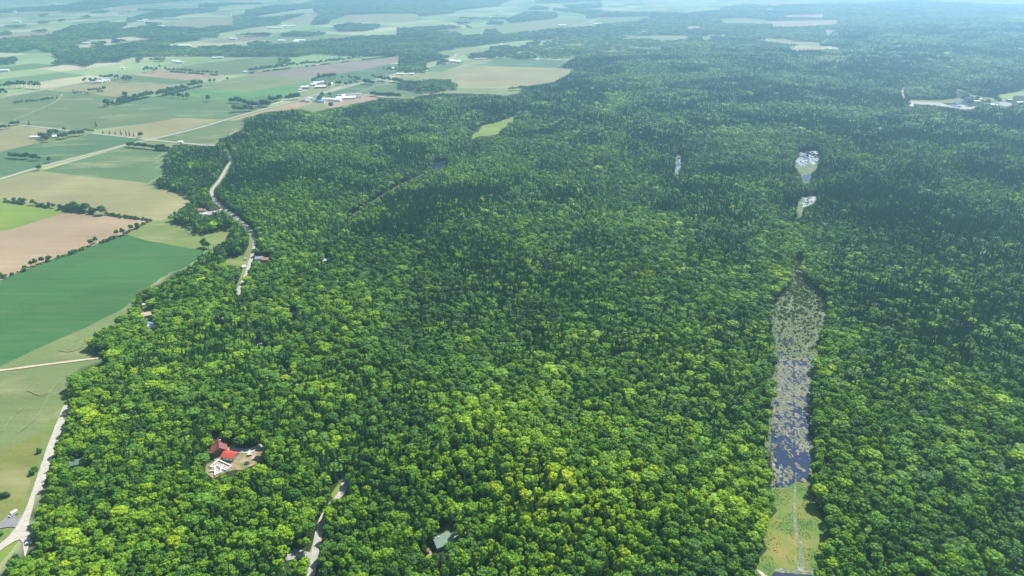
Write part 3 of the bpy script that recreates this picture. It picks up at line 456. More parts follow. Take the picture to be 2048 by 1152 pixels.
def crown_vf(seed, nl, leaves, sub, rad=4.3, h=15.5, flat=1.0):
    rs = np.random.default_rng(seed); V, Fc = [], []; lob = []
    lob.append((np.array([0, 0, h*.66]), rad*.62, .9))
    for i in range(nl):
        an = 2.399*i+rs.random()*.7; u = (i+.5)/nl
        el = math.asin(1-1.35*u); rr = rad*(.62+.14*rs.random())
        c = np.array([math.cos(an)*math.cos(el)*rr, math.sin(an)*math.cos(el)*rr, h*.64+math.sin(el)*rr*.95*flat+rs.normal()*.25])
        lob.append((c, rad*(.27+.17*rs.random()), .85))
    for c, r, sq in lob:
        v, f = ICO[sub]; o = len(V)
        d = 1+.17*rs.normal(size=(len(v), 1)); q = v*d*r; q[:, 2] *= sq
        V += list(q+c); Fc += (f+o).tolist()
    # leaf clumps standing off the lobes
    w = np.array([l[1]**2 for l in lob]); w[0] *= .3; w /= w.sum()
    for k in rs.choice(len(lob), leaves, p=w):
        c, r, sq = lob[k]; n = rs.normal(size=3); n[2] = abs(n[2])*.8-.15; n /= np.linalg.norm(n)
        p0 = c+n*r*np.array([1, 1, sq])*(1.0+.22*rs.random()); nn = n+.25*rs.normal(size=3); nn /= np.linalg.norm(nn)
        a = np.cross(nn, rs.normal(size=3)); a /= np.linalg.norm(a); b = np.cross(nn, a); s = .30+.34*rs.random(); o = len(V)
        for i in range(5):
            an = 6.283*i/5; q = s*(.75+.5*rs.random()); V.append(p0+a*math.cos(an)*q+b*math.sin(an)*q+nn*.12*rs.normal())
        Fc.append((o, o+1, o+2, o+3, o+4))
    return V, Fc
def conifer_vf(seed, tiers, pts, rad=2.7, h=17.0):
    rs = np.random.default_rng(seed); V, Fc = [], []
    for i in range(tiers):
        u = i/tiers; z = h*(.16+.80*u); r = rad*(1-u)**.85+.25; dz = h*.84/tiers*1.7; o = len(V); a0 = rs.random()*6
        V.append(np.array([0, 0, min(h, z+dz)]))
        n = max(6, int(pts*(1-u*.6)))
        for j in range(2*n):
            an = a0+math.pi*j/n; q = r*((1.0+.25*rs.normal()*.6) if j % 2 == 0 else .55); V.append(np.array([math.cos(an)*q, math.sin(an)*q, z-(.5 if j % 2 == 0 else 0)*r*.4]))
        for j in range(2*n): Fc.append((o, o+1+j, o+1+(j+1) % (2*n)))
    return V, Fc
protos = bpy.data.collections.new('tree_kinds')
def proto(name, parts):   # one mesh, several materials
    V, Fc, mi, ms = [], [], [], []
    for v, f, m in parts:
        o = len(V); V += list(v); Fc += [tuple(i+o for i in q) for q in f]; mi += [len(ms)]*len(f); ms.append(m)
    o = mesh_obj(name, V, Fc, ms, link=False); o.data.polygons.foreach_set('material_index', mi); protos.objects.link(o); return o
def sub_collection(name, objs):
    c = bpy.data.collections.new(name)
    for i, o in enumerate(objs): c.objects.link(o)
    return c
rs = np.random.default_rng(5)
tv, tf = trunk_vf(.28, 12, 4, rs)
SHP = ((1, 11, 3.1, 15, 1.45), (2, 15, 3.7, 15.5, 1.2), (3, 9, 2.6, 15, 1.9), (4, 22, 4.6, 16, .95), (5, 12, 3.2, 14, 1.35), (6, 9, 2.7, 16.5, 2.1))
NEARC = [crown_vf(s, nl, 420, 2, rad=r_, h=h_, flat=fl) for s, nl, r_, h_, fl in SHP]
MIDC = [crown_vf(s+20, nl, 130, 1, rad=r_, h=h_, flat=fl) for s, nl, r_, h_, fl in SHP]
col_near = sub_collection('leafy_near', [proto(f'a{i}_leafy', [(tv, tf, M_bark), (*c, M_leaf)]) for i, c in enumerate(NEARC)])
col_mid = sub_collection('leafy_mid', [proto(f'b{i}_leafy', [(tv, tf, M_bark), (*c, M_leaf)]) for i, c in enumerate(MIDC)])
CON = [conifer_vf(40+i, 9, 9, r_, h_) for i, (r_, h_) in enumerate(((2.4, 18.5), (2.0, 19.5), (2.9, 17.5), (2.2, 17)))]
ctv, ctf = trunk_vf(.2, 14, 0, rs)
col_con = sub_collection('conifers', [proto(f'c{i}_conifer', [(ctv, ctf, M_bark), (*c, M_need)]) for i, c in enumerate(CON)])
# far clumps: three or four crowns in one
def clump(seed):
    r_ = np.random.default_rng(seed); V, Fc = [], []
    for k in range(5):
        v, f = crown_vf(seed*10+k, 5, 12, 1, rad=4.6, h=15+2*r_.random()); o = len(V); off = np.array([math.cos(k*2.4)*(4.5+3*r_.random())*(k > 0), math.sin(k*2.4)*(4.5+3*r_.random())*(k > 0), r_.normal()*.8])
        V += [p+off for p in v]; Fc += [tuple(i+o for i in q) for q in f]
    return V, Fc
col_far = sub_collection('far_clumps', [proto(f'd{i}_clump', [(*clump(i+1), M_leaf)]) for i in range(4)])
# shrub and snag
def shrub_vf(seed): return crown_vf(seed, 6, 90, 1, rad=1.6, h=2.0)
col_shrub = sub_collection('shrubs', [proto(f'e{i}_shrub', [(*shrub_vf(60+i), M_leaf)]) for i in range(3)])
M_willow = leaf_mat('willow_leaves', [(0, (.07, .12, .04)), (.5, (.13, .20, .06)), (1, (.25, .28, .12))])
col_willow = sub_collection('willows', [proto(f'f{i}_willow', [(*shrub_vf(70+i), M_willow)]) for i in range(3)])

def scatter(name, x, y, z, idx, scl, rot, tone, coll, label, cat, group=None):
    me = bpy.data.meshes.new(name); n = len(x); me.vertices.add(n)
    me.vertices.foreach_set('co', np.stack([x, y, z], 1).astype(np.float32).ravel())
    for nm, ty, ar in (('idx', 'INT', idx.astype(np.int32)), ('rot', 'FLOAT', rot.astype(np.float32)), ('tone', 'FLOAT', tone.astype(np.float32))):
        me.attributes.new(nm, ty, 'POINT').data.foreach_set('value', ar)
    me.attributes.new('scl', 'FLOAT_VECTOR', 'POINT').data.foreach_set('vector', scl.astype(np.float32).ravel())
    o = bpy.data.objects.new(name, me); C.objects.link(o); o['kind'] = 'stuff'; o['label'] = label; o['category'] = cat
    g = bpy.data.node_groups.new(name, 'GeometryNodeTree')
    g.interface.new_socket('Geometry', in_out='INPUT', socket_type='NodeSocketGeometry'); g.interface.new_socket('Geometry', in_out='OUTPUT', socket_type='NodeSocketGeometry')
    gi, go = g.nodes.new('NodeGroupInput'), g.nodes.new('NodeGroupOutput')
    ci = g.nodes.new('GeometryNodeCollectionInfo'); ci.inputs[0].default_value = coll; ci.inputs['Separate Children'].default_value = True; ci.inputs['Reset Children'].default_value = True
    ip = g.nodes.new('GeometryNodeInstanceOnPoints'); ip.inputs['Pick Instance'].default_value = True
    def na(nm, ty):
        q = g.nodes.new('GeometryNodeInputNamedAttribute'); q.data_type = ty; q.inputs[0].default_value = nm; return q.outputs[0]
    cx = g.nodes.new('ShaderNodeCombineXYZ'); g.links.new(na('rot', 'FLOAT'), cx.inputs[2])
    g.links.new(gi.outputs[0], ip.inputs['Points']); g.links.new(ci.outputs[0], ip.inputs['Instance']); g.links.new(na('idx', 'INT'), ip.inputs['Instance Index'])
    er = g.nodes.new('FunctionNodeEulerToRotation'); g.links.new(cx.outputs[0], er.inputs[0]); g.links.new(er.outputs[0], ip.inputs['Rotation'])
    g.links.new(na('scl', 'FLOAT_VECTOR'), ip.inputs['Scale']); g.links.new(ip.outputs[0], go.inputs[0])
    o.modifiers.new('scatter', 'NODES').node_group = g
    return o

# ---------------------------------------------------------------- where the trees stand
def grid(y0, y1, s, xr=.92):
    r = []
    ny = int((y1-y0)/(s*.87))
    for j in range(ny):
        y = y0+j*s*.87; X = xr*(y+200); n = int(2*X/s)
        x = -X+(np.arange(n)+.5*(j % 2))*s; r.append(np.stack([x, np.full(n, y)], 1))
    a = np.concatenate(r); a += rng.uniform(-.36, .36, a.shape)*s; return a[:, 0], a[:, 1]
def visible(x, y, z): 
    a, b = PJ(x, y, z); return (a > -120) & (a < 2170) & (b < 1240) & (b > -60)
lane_g, left_g = GG(LANE), GG(ROAD_LEFT)
def keep(x, y, hgt, z):
    bx, by = PJ(x, y, z); tx, ty = PJ(x, y, z+hgt*.92); mx, my = PJ(x, y, z+hgt*.5)
    ok = visible(x, y, z) & inpoly(bx, by, FOREST) & (inpoly(tx, ty, FOREST) | ((bx > 1160) & (by < 125)))
    for k, c in CLEAR.items():
        x0, x1 = min(q[0] for q in c)-3, max(q[0] for q in c)+3; y0, y1 = min(q[1] for q in c), max(q[1] for q in c)+80
        s = np.nonzero(ok & (bx > x0) & (bx < x1) & (by > y0) & (by < y1))[0]
        if len(s):
            bad = inpoly(bx[s], by[s], c)
            if k in ('creek', 'ridge_gap'): bad |= inpoly(mx[s], my[s], c)
            else: bad |= inpoly(tx[s], ty[s], c) | inpoly(mx[s], my[s], c)
            if sum(q[1] for q in c)/len(c) > 560 and k != 'marsh':
                for o_ in (-2.6, 2.6):
                    ex, ey = PJ(x[s]+o_, y[s], z[s]+hgt[s]*.75); bad |= inpoly(ex, ey, c)
            ok[s[bad]] = False
    ok &= ~near_path(x, y, lane_g, 2.2) & ~near_path(x, y, lane_g[:19], 4.5) & ~near_path(x, y, left_g, 6)
    return ok
def tone_of(x, y, px, py, n):
    b = .39+.13*np.clip((py-520)/350, 0, 1)-.11*np.clip((px-1560)/120, 0, 1)*np.clip((py-300)/200, 0, 1)-.10*np.exp(-((px-330)/90)**2-((py-600)/100)**2)
    b += .20*np.exp(-((px-1200)/330)**2-((py-1030)/80)**2)+.08*np.exp(-((px-300)/300)**2-((py-900)/120)**2)
    return b+.05+.18*near_path(x, y, GG([(1560,600),(1592,500),(1598,440),(1606,420)]), 22)+.32*(N2(x, y, 110)-.5)+.34*(N4(x, y, 26)-.5)+.15*rng.normal(size=n)
def conp(x, y, px, py):
    d = np.clip((620-py)/250, 0, 1)
    b = .12+.40*d+.25*np.clip((px-1640)/150, 0, 1)*np.clip((900-py)/300, 0, 1)
    return np.clip(b+1.3*(N3(x+500, y, 170)-.58)*(.35+.65*d)+1.3*(N4(x+100, y+50, 60)-.58)*(.4+.6*d)+.25*(N1(x, y+300, 55)-.5), .015, .9)
XB = [[], [], []]   # leafy near / leafy mid / conifer
allx, ally, allh, allc = [], [], [], []
for y0, y1, s in ((270, 1700, 5.0), (1700, 3050, 7.4), (3050, 4300, 11.0), (4300, 6000, 15.0)):
    x, y = grid(y0, y1, s); k = max(1, s/5.5); n = len(x); z = T(x, y)
    px, py = PJ(x, y, z); isc = rng.random(n) < conp(x, y, px, py)
    hg = np.where(isc, rng.uniform(.85, 1.32, n)*16, rng.uniform(.70, 1.16, n)*15.5)+5*(N2(x, y+77, 45)-.5)
    ok = keep(x, y, hg, z) & (rng.random(n) < .97)
    x, y, z, isc, hg, px, py = [a[ok] for a in (x, y, z, isc, hg, px, py)]; n = len(x)
    allx.append((x, y, z, isc, hg, px, py, np.full(n, k)))
x, y, z, isc, hg, px, py, kk = [np.concatenate(a) for a in zip(*allx)]
n = len(x); tone = np.clip(tone_of(x, y, px, py, n), 0, 1)
dist = np.hypot(np.hypot(x, y), H-z); rot = rng.uniform(0, 6.28, n)
wide = np.exp(rng.normal(0, .24, n))*(.9+.25*N1(x, y, 200)); hs = hg/15.5
scl = np.stack([wide*kk*.93, wide*kk*.93, hs*(.85+.15*wide)], 1)
vis = (px > 0) & (px < 2048) & (py < 1152+25)
def nearest(mask, k): i = np.nonzero(mask & vis)[0]; return i[np.argsort(dist[i])[:k]]
indL, indC = nearest(~isc, 300), nearest(isc, 280)
rest = np.ones(n, bool); rest[indL] = False; rest[indC] = False
def put(name, m, coll, nv, label, cat): scatter(name, x[m], y[m], z[m], rng.integers(0, nv, m.sum()), scl[m], rot[m], tone[m], coll, label, cat)
nearm = rest & ~isc & (dist < 1100); midm = rest & ~isc & (dist >= 1100)
# one object for all remaining leafy trees: near and far kinds live in one collection, picked by index
col_leafy = sub_collection('leafy_kinds', list(col_near.objects)+list(col_mid.objects))
lm = nearm | midm
ii = np.where(dist < 1100, rng.integers(0, 6, n), rng.integers(6, 12, n))
scatter('leafy_forest', x[lm], y[lm], z[lm], ii[lm], scl[lm], rot[lm], tone[lm], col_leafy, 'dense green broadleaf forest canopy filling the middle and right of the view', 'forest')
cm = rest & isc
cs = scl.copy(); cs[:, :2] *= 1.0; cs[:, 2] = hg/16.5
scatter('conifer_forest', x[cm], y[cm], z[cm], rng.integers(0, 4, cm.sum()), cs[cm], rot[cm], tone[cm], col_con, 'dark pointed conifers scattered through the broadleaf forest canopy', 'conifers')
print('TREES', n, lm.sum(), cm.sum())

# ---- individual trees nearest the camera
ORD = ['first','second','third','fourth','fifth','sixth','seventh','eighth','ninth','tenth','eleventh','twelfth','thirteenth','fourteenth','fifteenth','sixteenth','seventeenth','eighteenth','nineteenth','twentieth']
def ordw(i):
    if i < 20: return ORD[i]
    t_ = ['','','twenty','thirty','forty','fifty','sixty','seventy','eighty','ninety'][(i+1)//10]
    return (t_.replace('ty', 'tieth') if (i+1) % 10 == 0 else t_+'-'+ORD[(i+1) % 10-1])
def treepart(name, vf, m): 
    me = bpy.data.meshes.new(name); me.from_pydata([tuple(p) for p in vf[0]], [], [tuple(q) for q in vf[1]]); me.materials.append(m); me.update(); return me
TR = treepart('trunk', (tv, tf), M_bark); CTR = treepart('trunk', (ctv, ctf), M_bark)
CR = [treepart('crown', c, M_leaf) for c in NEARC]; CCR = [treepart('crown', c, M_need) for c in CON]; CRM = [treepart('crown', crown_vf(80+i, nl, 170, 1, rad=r_, h=11.5, flat=fl), M_leaf) for i, (nl, r_, fl) in enumerate(((16, 4.6, 1.35), (18, 5.0, 1.2), (14, 4.2, 1.55), (17, 4.8, 1.3)))]
def plant(name, x, y, z, rz, s, tone, crown, trunk, label, cat, group):
    e = bpy.data.objects.new(name, None); C.objects.link(e); e.location = (x, y, z); e.rotation_euler = (0, 0, rz); e.scale = s; e.empty_display_size = 1
    e['label'] = label; e['category'] = cat; e['group'] = group
    a = bpy.data.objects.new('crown', crown); C.objects.link(a); a.parent = e; a['tone'] = float(tone)
    b = bpy.data.objects.new('trunk', trunk); C.objects.link(b); b.parent = e
    return e
def tonew(t): return 'yellow-green' if t > .72 else 'bright green' if t > .5 else 'mid green' if t > .3 else 'dark green'
SEG = [(0, 330, 'right of the road junction'), (330, 600, 'left of the lower lane'), (600, 850, 'left of the green cabin'), (850, 1090, 'beside the green cabin'), (1090, 1310, 'middle of the bright hill'), (1310, 1530, 'left of the marsh meadow'), (1530, 1800, 'right of the marsh meadow'), (1800, 2060, 'bottom right corner')]
from collections import defaultdict
bins = defaultdict(list)
for i in indL:
    tx, ty = PJ(x[i], y[i], z[i]+hg[i]*.6); s_ = [q[2] for q in SEG if q[0] <= tx < q[1] or q[2].startswith('bottom')][0]
    row = 'on bottom edge' if ty > 1135 else 'just above bottom edge' if ty > 1105 else 'near the bottom'
    bins[('leafy', tonew(tone[i]), s_, row)].append((tx, i))
for i in indC:
    tx, ty = PJ(x[i], y[i], z[i]+hg[i]*.6); s_ = [q[2] for q in SEG if q[0] <= tx < q[1] or q[2].startswith('bottom')][0]
    row = 'near the bottom' if ty > 1060 else 'higher up' if ty > 980 else 'mid forest'
    bins[('conifer', 'dark pointed', s_, row)].append((tx, i))
for (kd, tw, sg, row), L in bins.items():
    L.sort()
    for k, (tx, i) in enumerate(L):
        o_ = '' if len(L) == 1 else f', {ordw(k)} from left'
        if kd == 'leafy':
            plant('leafy_tree', x[i], y[i], z[i], rot[i], scl[i], tone[i], CR[int(rng.integers(0, 6))], TR, f'{tw} leafy tree{o_}, {row}, {sg}', 'tree', 'leafy trees nearest the camera')
        else:
            plant('conifer', x[i], y[i], z[i], rot[i], cs[i], tone[i], CCR[int(rng.integers(0, 4))], CTR, f'{tw} conifer{o_}, {row}, {sg}', 'conifer', 'dark conifers nearest the camera')

# ---- far woods
fx, fy = [], []; fk = []
for y0, y1, s in ((2300, 3600, 13), (3600, 5200, 17), (5200, 7500, 23), (7500, 13000, 34)):
    a, b = grid(y0, y1, s, .86); fx.append(a); fy.append(b); fk.append(np.full(len(a), s/13))
fx, fy, fk = map(np.concatenate, (fx, fy, fk))
bx, by = PJ(fx, fy, 0*fx); tx, ty = PJ(fx, fy, 0*fx+14)
inw = np.zeros(len(fx), bool)
for q in FAR_WOODS:
    x0, x1, y0, y1 = min(p[0] for p in q), max(p[0] for p in q), min(p[1] for p in q), max(p[1] for p in q)
    s = np.nonzero((bx >= x0) & (bx <= x1) & (by >= y0-4) & (by <= y1+1))[0]
    inw[s] |= inpoly(bx[s], (by[s]+ty[s])/2, q)
for q in FAR_OPEN+[r_[3] for r_ in FIELDS if max(p[1] for p in r_[3]) < 176]: inw &= ~(inpoly(bx, by, q) | inpoly(bx, ty, q))
inw &= ~inpoly(bx, by, FOREST) & ~inpoly(tx, ty, FOREST)
# beyond the traced rows near the horizon: noise decides
beyond = (by < -2) & (N1(fx, fy*.45, 420) > .42); inw |= beyond
# scattered trees in the nursery and around the village
for q in PALE: inw |= inpoly(bx, by, q) & (rng.random(len(fx)) < .4)
inw &= rng.random(len(fx)) < .95
fx, fy, fk, bx, by = fx[inw], fy[inw], fk[inw], bx[inw], by[inw]; n2 = len(fx)
fs = np.stack([fk*.95, fk*.95, rng.uniform(.7, 1.35, n2)], 1)
scatter('distant_woodland', fx, fy, 0*fx, rng.integers(0, 4, n2), fs, rng.uniform(0, 6.28, n2), np.clip(.34+.5*(N2(fx, fy, 200)-.5)+.3*(N3(fx, fy, 60)-.5)+.2*rng.normal(size=n2), 0, 1), col_far, 'hazy blue-green woods between the distant farm fields', 'woodland')
print('FAR', n2)

# ---- trees that stand alone or in hedgerows
HQ = []
def hedge(where, pts, hgt, kind='leafy', tone=.22, group='field and hedgerow trees'):
    pts = sorted(pts)
    for k, (a, b) in enumerate(pts):
        gx, gy = G(a+random.uniform(-.4, .4), b); s = 1.3*hgt/15.5*random.uniform(.75, 1.25)
        if b < 225: s *= 1.35
        HQ.append((math.hypot(gx, gy), gx, gy, s, tone+random.uniform(-.12, .12), kind, where, k, len(pts), hgt))
def flush_hedges():
    HQ.sort(key=lambda q: q[0]); nl = 0; restl = []
    for d, gx, gy, s, tn, kind, where, k, n_, hgt in HQ:
        o_ = '' if n_ == 1 else f', {ordw(k)} from left'; z0 = float(T(gx, gy))
        if kind == 'leafy':
            nl += 1
            if nl > 240: restl.append((gx, gy, s, tn)); continue
            plant('hedgerow_tree', gx, gy, z0, random.uniform(0, 6), (s*random.uniform(.95, 1.25),)*2+(s,), tn, random.choice(CRM), TR, f'leafy tree{o_}, {where}', 'hedgerow tree', 'field and hedgerow trees')
        elif kind == 'conifer': plant('conifer', gx, gy, z0, random.uniform(0, 6), (s*1.2, s*1.2, s), tn, random.choice(CCR), CTR, f'dark conifer{o_}, {where}', 'conifer', 'roadside conifers')
        else: plant('shrub', gx, gy, z0-hgt*.3, random.uniform(0, 6), (s*1.15, s*1.15, s), tn, random.choice(CRM), TR, f'round shrub{o_}, {where}', 'shrub', 'field shrubs')
    A = np.array(restl); n_ = len(A)
    scatter('far_hedgerow_trees', A[:, 0], A[:, 1], 0*A[:, 0], rng.integers(0, 6, n_), np.stack([A[:, 2]*1.15, A[:, 2]*1.15, A[:, 2]], 1), rng.uniform(0, 6.28, n_), A[:, 3], col_mid, 'small dark trees of the farther hedgerows, windbreaks and farmsteads', 'hedgerow trees')
def line(x0, y0, x1, y1, n, j=.3):
    return [(x0+(x1-x0)*(i+random.uniform(-j, j))/max(1, n-1), y0+(y1-y0)*i/max(1, n-1)) for i in range(n)]
hedge('in the hedge between wheat and clover fields', [(12,403),(29,405),(42,406),(49,407),(67,410),(72,411),(86,413),(100,415),(108,416),(122,419),(132,420)], 9)
hedge('in the tall clump above the pink stubble field', [(139,421),(145,422),(150,421),(156,423),(162,423),(168,424),(174,424),(185,427),(191,428),(204,429),(208,430)], 14)
hedge('on the strip right of the tall hedge clump', line(218,431,296,441,14), 4, 'shrub', .35)
hedge('on the boundary between stubble and corn', [(3,556),(51,540),(63,533),(72,531),(85,526),(99,522),(192,486),(183,491),(234,471),(246,470),(263,461),(276,457)], 9, tone=.2)
hedge('in the corn field above the county road', [(22,316),(28,317),(33,317),(38,318),(44,318),(50,318),(56,318),(66,321),(72,321),(79,321),(99,325)], 12, tone=.12)
hedge('beside the county road at the wheat corner', [(79,341)], 12, tone=.1)
hedge('in the dark row below the crossroads', [(258,294)]+line(266,295,338,302,19), 12, tone=.08)
hedge('in the row above the side road', [(207,268),(220,269),(231,270),(243,271),(253,273),(260,273),(268,274)], 9, 'conifer', .2)
hedge('alone beside the crossroads', [(282,275)], 15, tone=.2)
hedge('beside the side road above the corn', line(170,263,187,265,6), 7, tone=.1)
hedge('standing alone above the side road', [(59,251),(193,254)], 11, 'conifer', .1)
hedge('in the left edge clump by the side road', [(2,259),(8,259),(13,258),(20,257),(26,252),(32,251),(38,250)], 11, tone=.1)
hedge('around the white farm in the corn', [(84,278),(88,281),(92,280),(97,276),(103,272),(110,270),(116,271),(122,278),(127,278),(133,277),(142,273),(148,273),(153,272),(160,272),(166,271),(129,263),(95,284)], 14, tone=.12)
hedge('in the left clump below the far road', [(2,193),(8,192),(14,192)]+line(4,178,52,176,13)+[(60,177),(65,177),(70,178),(76,178),(80,178)], 15, tone=.1)
hedge('in the thin line across the bean field', line(29,207,72,203,9)+line(82,201,115,196,5), 6, 'shrub', .15)
hedge('around the farm on the far road', [(168,167),(172,167),(182,166),(186,167),(190,168),(194,167),(203,161),(208,160),(213,160),(219,161),(225,161),(232,162),(237,162)]+line(245,164,263,164,7), 13, tone=.1)
hedge('beside the far road bend', [(290,145),(295,145),(304,146),(309,146),(314,144),(321,141)], 14, tone=.1)
hedge('in the hedge behind the far stubble field', line(332,143,435,151,24), 10, tone=.15)
hedge('in the hedge below the twin stubble fields', line(146,186,178,190,8), 6, tone=.15)
hedge('in the dark clump between stubble and beans', line(182,187,211,183,8), 10, tone=.1)
hedge('in the middle hedgerow of the bean fields', [(252,196),(214,213),(217,213),(226,211)]+line(237,209,305,193,18), 14, tone=.12)
hedge('in the long hedgerow behind the pea field', line(316,193,336,190,6)+line(340,189,400,173,15)+[(334,195),(347,196),(359,197),(366,198),(376,198),(404,174),(421,170),(430,169),(456,164)], 14, tone=.12)
hedge('alone in the bright alfalfa field', [(417,203)], 14, tone=.12)
hedge('around the white house by the pea field', line(459,206,483,207,7)+line(487,209,512,217,9)+line(524,213,538,214,7)+line(542,206,562,201,7)+line(472,224,503,222,7)+line(574,200,596,199,8), 13, tone=.12)
hedge('around the upper white farmstead', line(628,167,636,163,4)+line(638,160,669,159,11)+[(685,161),(699,161),(704,163),(712,163),(718,164),(675,171),(680,171),(692,172),(701,170),(652,172),(660,175)], 13, tone=.1)
hedge('in the long dark windbreak behind the ploughed field', line(501,147,566,139,22)+line(568,138,790,113,60), 13, tone=.15)
hedge('in the corner grove by the soybean field', line(743,192,766,195,6)+line(771,195,800,197,9)+[(662,218),(640,203),(645,196),(660,193)], 12, tone=.12)
hedge('beside the road near the village', line(728,168,745,170,5)+line(748,160,800,166,12)+line(770,143,800,145,7), 12, tone=.12)
hedge('beside the quarry ponds', QUARRY_TREES, 12, tone=.15)
hedge('along the small dark hedge left of the parked truck', [(2,993),(7,993),(12,993),(18,993)], 5, 'shrub', .02)
hedge('on the verge left of the gravel road', [(71,942),(66,948),(80,905),(2,1070)], 6, 'shrub', .3)
hedge('at the pasture edge', [(408,494),(412,496),(417,497)], 11, tone=.15)
hedge('on the road corner wedge', [(30,1138),(22,1150),(36,1128)], 8, tone=.3)

flush_hedges()
hb = []
for (a, b, c, d, gap) in ((8,403,144,421,2.2), (144,422,208,430,1.6), (208,430,296,441,2.4), (2,558,253,469,5), (210,212,305,193,2), (316,193,404,173,2), (501,147,566,139,2.4), (566,139,790,113,2.4), (332,143,435,151,2.4), (146,187,211,182,2.4), (266,296,338,303,1.8), (29,207,115,196,5), (252,468,300,443,4)):
    (x1, y1), (x2, y2) = G(a, b), G(c, d); L = math.hypot(x2-x1, y2-y1); k = int(L/gap)
    for i in range(k):
        u = (i+random.random())/k; o_ = random.gauss(0, 1.3)
        if float(N3(np.array([x1+(x2-x1)*u]), np.array([y1+(y2-y1)*u]), 26)[0]) > .33: hb.append((x1+(x2-x1)*u-(y2-y1)/L*o_, y1+(y2-y1)*u+(x2-x1)/L*o_))
hb = np.array(hb); nb = len(hb); bs = rng.uniform(.7, 2.0, nb)
scatter('hedgerow_brush', hb[:, 0], hb[:, 1], 0*hb[:, 0], rng.integers(0, 3, nb), np.stack([bs, bs, bs], 1), rng.uniform(0, 6.28, nb), rng.uniform(.15, .45, nb), col_shrub, 'low green brush along the foot of the field hedgerows', 'brush')
# ---------------------------------------------------------------- lily pads, reeds, shrubs and snags in the marsh
M_lily = patchy('lily_pad', [(.35, (.05, .085, .022)), (.5, (.12, .13, .075)), (.66, (.25, .235, .20))], .35, .8, .05)
M_weed_sheen = patchy('weed_sky_sheen', [(.35, (.14, .18, .14)), (.65, (.34, .39, .40))], .1, .6)  # pale pad colour stands in for sky reflected off far ponds and tarn
def lily(name, poly, n, zz, thr, sz, label, m_=None):
    g = GG(poly); gx = [a for a, b in g]; gy = [b for a, b in g]; V, Fc = [], []
    X = rng.uniform(min(gx), max(gx), n*6); Y = rng.uniform(min(gy), max(gy), n*6)
    a, b = PJ(X, Y, 0*X); ok = inpoly(a, b, poly)
    u = .28*N1(X, Y*.6, 11)+.30*N2(X*1.3, Y*.6, 4)+.42*N3(X, Y*.7, 1.5)
    lim = thr(b)+.10*(np.abs(a-np.mean([p_[0] for p_ in poly]))<2.2)
    ok &= (u > lim); X, Y = X[ok][:n], Y[ok][:n]
    for q, (x_, y_) in enumerate(zip(X, Y)):
        r_ = sz*random.uniform(.5, 1.4); o = len(V); k = 7; a0 = random.random()*6
        for i in range(k): V.append((x_+r_*math.cos(a0+6.283*i/k)*random.uniform(.7, 1.2), y_+r_*math.sin(a0+6.283*i/k)*random.uniform(.7, 1.2), zz+.02+.003*(q % 17)))
        Fc.append(tuple(range(o, o+k)))
    o = mesh_obj(name, V, Fc, m_ or M_lily, kind='stuff'); o['label'] = label; o['category'] = 'lily pads'; return o
zpond = max(v_.co.z for o in bpy.data.objects if o.name.startswith('pond_water') for v_ in o.data.vertices)
lily('lily_and_sheen_pads', POND, 24000, zpond+.02, lambda b: .47+.15*np.clip((b-790)/150, 0, 1), .42, 'pale lily pads and floating weed covering the long pond')
lily('lily_and_sheen_pads', POOLS[0], 1800, zpond+.02, lambda b: .5+0*b, 1.0, 'weed mats coloured pale as sky reflection on the far pond', M_weed_sheen)
lily('lily_and_sheen_pads', POOLS[2], 500, zpond+.02, lambda b: .42+0*b, 1.0, 'weed mats coloured pale as sky reflection on the small middle pond', M_weed_sheen)
lily('lily_and_sheen_pads', POOLS[3], 260, zpond+.02, lambda b: .3+0*b, 1.2, 'pale pads added as sky reflection on the small bright tarn in the forest', M_weed_sheen)
def tufts(name, poly, n, dens, hgt, m, label, cat):
    g = GG(poly); gx = [a for a, b in g]; gy = [b for a, b in g]
    X = rng.uniform(min(gx), max(gx), n); Y = rng.uniform(min(gy), max(gy), n); a, b = PJ(X, Y, 0*X)
    ok = inpoly(a, b, poly) & dens(X, Y, a, b); V, Fc = [], []
    for x_, y_ in zip(X[ok], Y[ok]):
        for q in range(4):
            an = random.random()*6.28; h_ = hgt*random.uniform(.5, 1.3); ox, oy = random.uniform(-.5, .5), random.uniform(-.5, .5); lx, ly = random.uniform(-.5, .5)*h_*.6, random.uniform(-.5, .5)*h_*.6; o = len(V); w_ = .3
            V += [(x_+ox-w_*math.cos(an), y_+oy-w_*math.sin(an), .3), (x_+ox+w_*math.cos(an), y_+oy+w_*math.sin(an), .3), (x_+ox+lx, y_+oy+ly, .45+h_)]; Fc.append((o, o+1, o+2))
    o = mesh_obj(name, V, Fc, m, kind='stuff'); o['label'] = label; o['category'] = cat; return o
M_reed = patchy('reeds', [(.3, (.10, .17, .03)), (.55, (.18, .22, .05)), (.75, (.28, .26, .1))], .04, .9)
tufts('sedge_grass', LOWMEADOW, 5000, lambda X, Y, a, b: (N2(X, Y, 9) > .4) & (np.abs(a-1591) > 3), .5, M_reed, 'tall yellow-green sedge grass filling the lower marsh meadow', 'grass')
M_reed2 = patchy('grey_reeds', [(.3, (.09, .14, .04)), (.55, (.15, .18, .08)), (.75, (.26, .25, .17))], .06, .9)
tufts('marsh_reeds', MARSH, 14000, lambda X, Y, a, b: ((b < 725) & (N2(X, Y, 10) > .2)) | (((a < 1556) | (a > 1618)) & (b >= 725) & (N1(X, Y, 12) > .35)), 1.2, M_reed2, 'grey-green reeds along the pond shores and upper marsh', 'reeds')
